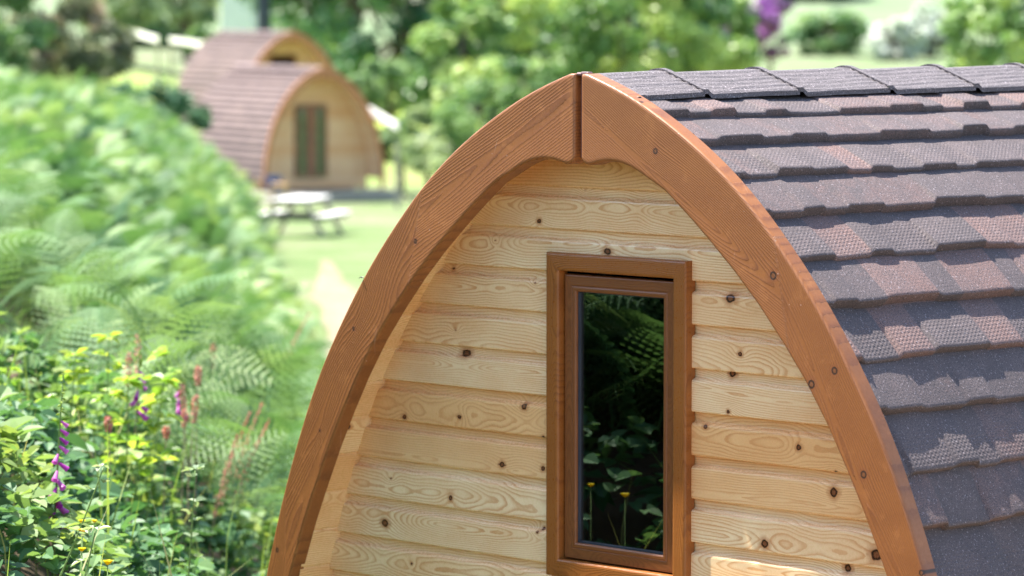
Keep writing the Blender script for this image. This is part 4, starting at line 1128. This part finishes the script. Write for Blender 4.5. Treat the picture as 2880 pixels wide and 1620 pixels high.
def tree(px, py, D, rad, height, label, mat, name='tree', cat='tree', group='trees and shrubs behind the pods', leaves=9000, ls=.16, blobs=38, trunk=True, flat=1.0, zc=None):
    """px,py = photo position of crown centre"""
    x, y, z = cam_pt(px, py, D); g0 = float(gz(x, y)); r = np.random.default_rng(int(px*13+py*7+D))
    e = empty(name, (x, y, g0)); tag(e, label, cat, group)
    cz = z - g0
    cz = max(cz, height*.42)
    V, Fq, t, B = crown_cloud(r, rad, height, blobs, leaves, ls, (0, 0, cz), flat)
    link('crown' if name == 'tree' else 'foliage', np_mesh('crown', V, Fq, {'tone': t}), mat, e)
    b = MB(); tr = max(.04, rad*.06)
    top = cz + height*.1
    b.tube([(0, 0, -.2), (tr*.5, 0, top*.35), (-tr, tr, top*.7), (0, 0, top)], [tr*1.4, tr, tr*.8, tr*.3], 9)
    for k in r.choice(len(B), min(9, len(B)), replace=False):
        s0 = np.array([0, 0, top*r.uniform(.25, .7)]); mid = (s0 + B[k])/2 + (0, 0, -.06*height); b.tube([s0, mid, B[k]], [tr*.5, tr*.3, tr*.1], 6)
    b.build('trunk' if name == 'tree' else 'stem', BARK, e, True)
    return e
M_DARK = leaf_mat('dark_foliage', (.022, .07, .038), (.065, .17, .08), (.16, .31, .13), .22, .45, .4)
M_MID = leaf_mat('mid_foliage', (.07, .16, .07), (.17, .30, .12), (.30, .42, .16), .38, .45, .4)
M_BRIGHT = leaf_mat('bright_foliage', (.05, .14, .05), (.22, .37, .10), (.62, .70, .24), .28, .4, .5)
M_PALE = leaf_mat('pale_foliage', (.20, .30, .15), (.34, .43, .24), (.50, .55, .36), .35, .6, .3)
M_BROWN = leaf_mat('brown_foliage', (.13, .15, .09), (.24, .27, .14), (.46, .34, .28), .3, .6, .3)
M_WHITE = leaf_mat('white_blossom', (.40, .50, .34), (.66, .70, .60), (.85, .86, .80), .3, .6, .3, (1, 1, .9))
M_PURP = leaf_mat('purple_blossom', (.10, .14, .10), (.30, .12, .36), (.48, .20, .55), .3, .5, .3, (1, .8, 1))

T = tree
# behind and around the far pods
T(1000, 110, 135, 4.6, 9.5, 'large dark green tree standing right behind the background pods', M_DARK, leaves=16000, ls=.26, blobs=60)
T(830, 60, 150, 3.2, 6.5, 'paler green tree above the ridge of the farther background pod', M_MID, leaves=9000, ls=.25)
T(1160, 150, 125, 3.4, 9.5, 'dark tree between the background pods and the lime green tree', M_DARK, leaves=12000, ls=.24)
T(1310, 90, 82, 1.9, 4.6, 'lime green tree with deep gaps, left of the foreground ridge', M_BRIGHT, leaves=12000, ls=.15, blobs=34)
T(1480, 40, 100, 2.9, 6.4, 'deep green tree behind the lime green one', M_DARK, leaves=14000, ls=.22, blobs=50)
T(1600, 60, 92, 2.1, 5.0, 'mid green tree directly above the pointed ridge of the foreground pod', M_MID, leaves=10000, ls=.18)
T(1770, 60, 84, 2.4, 4.6, 'bright green rounded tree just right of the foreground ridge', M_BRIGHT, leaves=14000, ls=.15, blobs=44)
T(1960, 110, 88, 1.7, 3.2, 'bright green tree sloping down beside the purple shrub', M_BRIGHT, leaves=8000, ls=.15, blobs=28)
T(1840, 150, 110, 3.2, 5.5, 'dark green tree hidden behind the bright rounded tree', M_DARK, leaves=12000, ls=.22)
T(1370, 60, 124, 3.2, 7.0, 'dark tree mass filling the gap behind the lime green tree', M_DARK, leaves=12000, ls=.24, blobs=50)
T(1700, 40, 118, 3.2, 6.5, 'dark tree mass behind the mid green and the bright rounded trees', M_DARK, leaves=12000, ls=.24, blobs=50)
S_ = lambda *a, **k: tree(*a, name='shrub', cat='shrub', **k)
S_(1470, 245, 60, .85, 1.5, 'yellow green shrub left of the pod apex', M_BRIGHT, leaves=6000, ls=.075, blobs=26)
S_(1290, 270, 72, .7, 1.2, 'small mid green shrub beyond the left fascia', M_BRIGHT, leaves=3500, ls=.08, blobs=20)
S_(1390, 330, 68, 1.1, 1.8, 'dark green shrub low behind the left fascia', M_MID, leaves=5000, ls=.09)
S_(1200, 380, 84, 1.15, 1.9, 'pale grey green shrub on the lawn right of the background pod', M_PALE, leaves=6000, ls=.10, blobs=24)
S_(1300, 400, 76, 1.1, 1.6, 'pale shrub partly hidden by the left fascia', M_PALE, leaves=5000, ls=.09, blobs=22)
S_(1130, 400, 96, .9, 1.5, 'low green shrub beside the short white rail', M_MID, leaves=3500, ls=.11)
S_(1095, 245, 108, 1.3, 2.0, 'round mid green shrub touching the right side of the farther pod', M_MID, leaves=4500, ls=.13)
# left
T(120, 60, 58, 1.35, 2.2, 'dark brownish green tree at the top left corner above the bracken', M_BROWN, leaves=9000, ls=.09, blobs=34)
T(-30, 90, 54, 1.1, 2.3, 'mid green tree cut by the left edge at the top', M_MID, leaves=7000, ls=.09)
T(255, 120, 62, .85, 1.6, 'twiggy brownish shrub tree right of the dark one in the top left', M_BROWN, leaves=4500, ls=.09, blobs=22)
S_(400, 290, 74, 1.0, 1.1, 'dark shaded shrub behind the crest of the bracken bank', M_DARK, leaves=5500, ls=.10)
S_(500, 330, 78, .75, 1.0, 'dark shaded shrub against the side of the farther pod', M_DARK, leaves=4000, ls=.10)
T(430, 20, 190, 4.2, 6.5, 'hazy green tree at the top beyond the far meadow', M_MID, leaves=8000, ls=.34)
T(520, 0, 180, 2.0, 3.2, 'pale green tree at the top left of the white house', M_PALE, leaves=6000, ls=.3)
T(330, 10, 170, 2.2, 3.2, 'grey green tree above the left white rail', M_PALE, leaves=6000, ls=.3)
T(570, 120, 135, .6, 1.3, 'small green tree left of the roof of the farther pod', M_MID, leaves=3000, ls=.2)
# right
S_(2112, 25, 118, 1.35, 2.4, 'purple flowering shrub at the top right of the bright trees', M_PURP, leaves=5000, ls=.14, blobs=24)
S_(2170, 110, 120, .7, 1.6, 'small dark purple shrub just below the flowering one', M_PURP, leaves=2500, ls=.14, blobs=14)
S_(2330, 155, 190, 2.2, 2.6, 'dark green round bush in the distance above the roof ridge', M_MID, leaves=5000, ls=.26)
S_(2290, 90, 240, 3.4, 4.0, 'lighter green bush on the far hillside above the dark round bush', M_MID, leaves=5000, ls=.4)
S_(2520, 150, 185, 1.75, 2.5, 'left half of the white blossoming bushes in the distance', M_WHITE, leaves=5000, ls=.24)
S_(2625, 118, 190, 1.9, 3.2, 'taller right one of the white blossoming bushes in the distance', M_WHITE, leaves=6000, ls=.24)
S_(2600, 60, 260, 6.0, 5.0, 'green scrub on the far hillside above the white blossom', M_MID, leaves=6000, ls=.5)
S_(2420, 20, 330, 6.0, 5.0, 'pale scrub patch high on the far hillside', M_PALE, leaves=5000, ls=.6)
S_(2160, 60, 270, 5.0, 5.0, 'broad pale green scrub on the hillside right of the purple shrub', M_PALE, leaves=6000, ls=.5)
S_(2250, 20, 300, 5.5, 5.0, 'mid green scrub at the top edge above the dark round bush', M_MID, leaves=6000, ls=.5)
S_(2720, 30, 280, 5.5, 6.0, 'pale green scrub between the white blossom and the top right tree', M_PALE, leaves=6000, ls=.5)
T(2800, 90, 66, 1.15, 2.6, 'bright green tree in the top right corner beyond the ridge', M_BRIGHT, leaves=9000, ls=.10, blobs=32)
T(2900, 60, 72, 1.2, 2.8, 'mid green tree cut by the right edge at the top', M_MID, leaves=7000, ls=.12)
# straight dark trunk above the farther pod
x, y, z = cam_pt(742, 40, 128); g0 = float(gz(x, y))
e = empty('tree', (x, y, g0)); tag(e, 'tall tree with straight dark trunk rising behind the farther pod, crown above the picture', 'tree', 'trees and shrubs behind the pods')
b = MB(); b.tube([(0, 0, -.2), (0, 0, 3), (.03, 0, 7)], [.27, .25, .18], 12); b.build('trunk', simple('dark_bark', (.035, .045, .065), .8, .8, 5), e, True)
V, Fq, t, B = crown_cloud(np.random.default_rng(4), 2.2, 3.5, 24, 4000, .22, (0, 0, 7.6)); link('crown', np_mesh('crown', V, Fq, {'tone': t}), M_DARK, e)
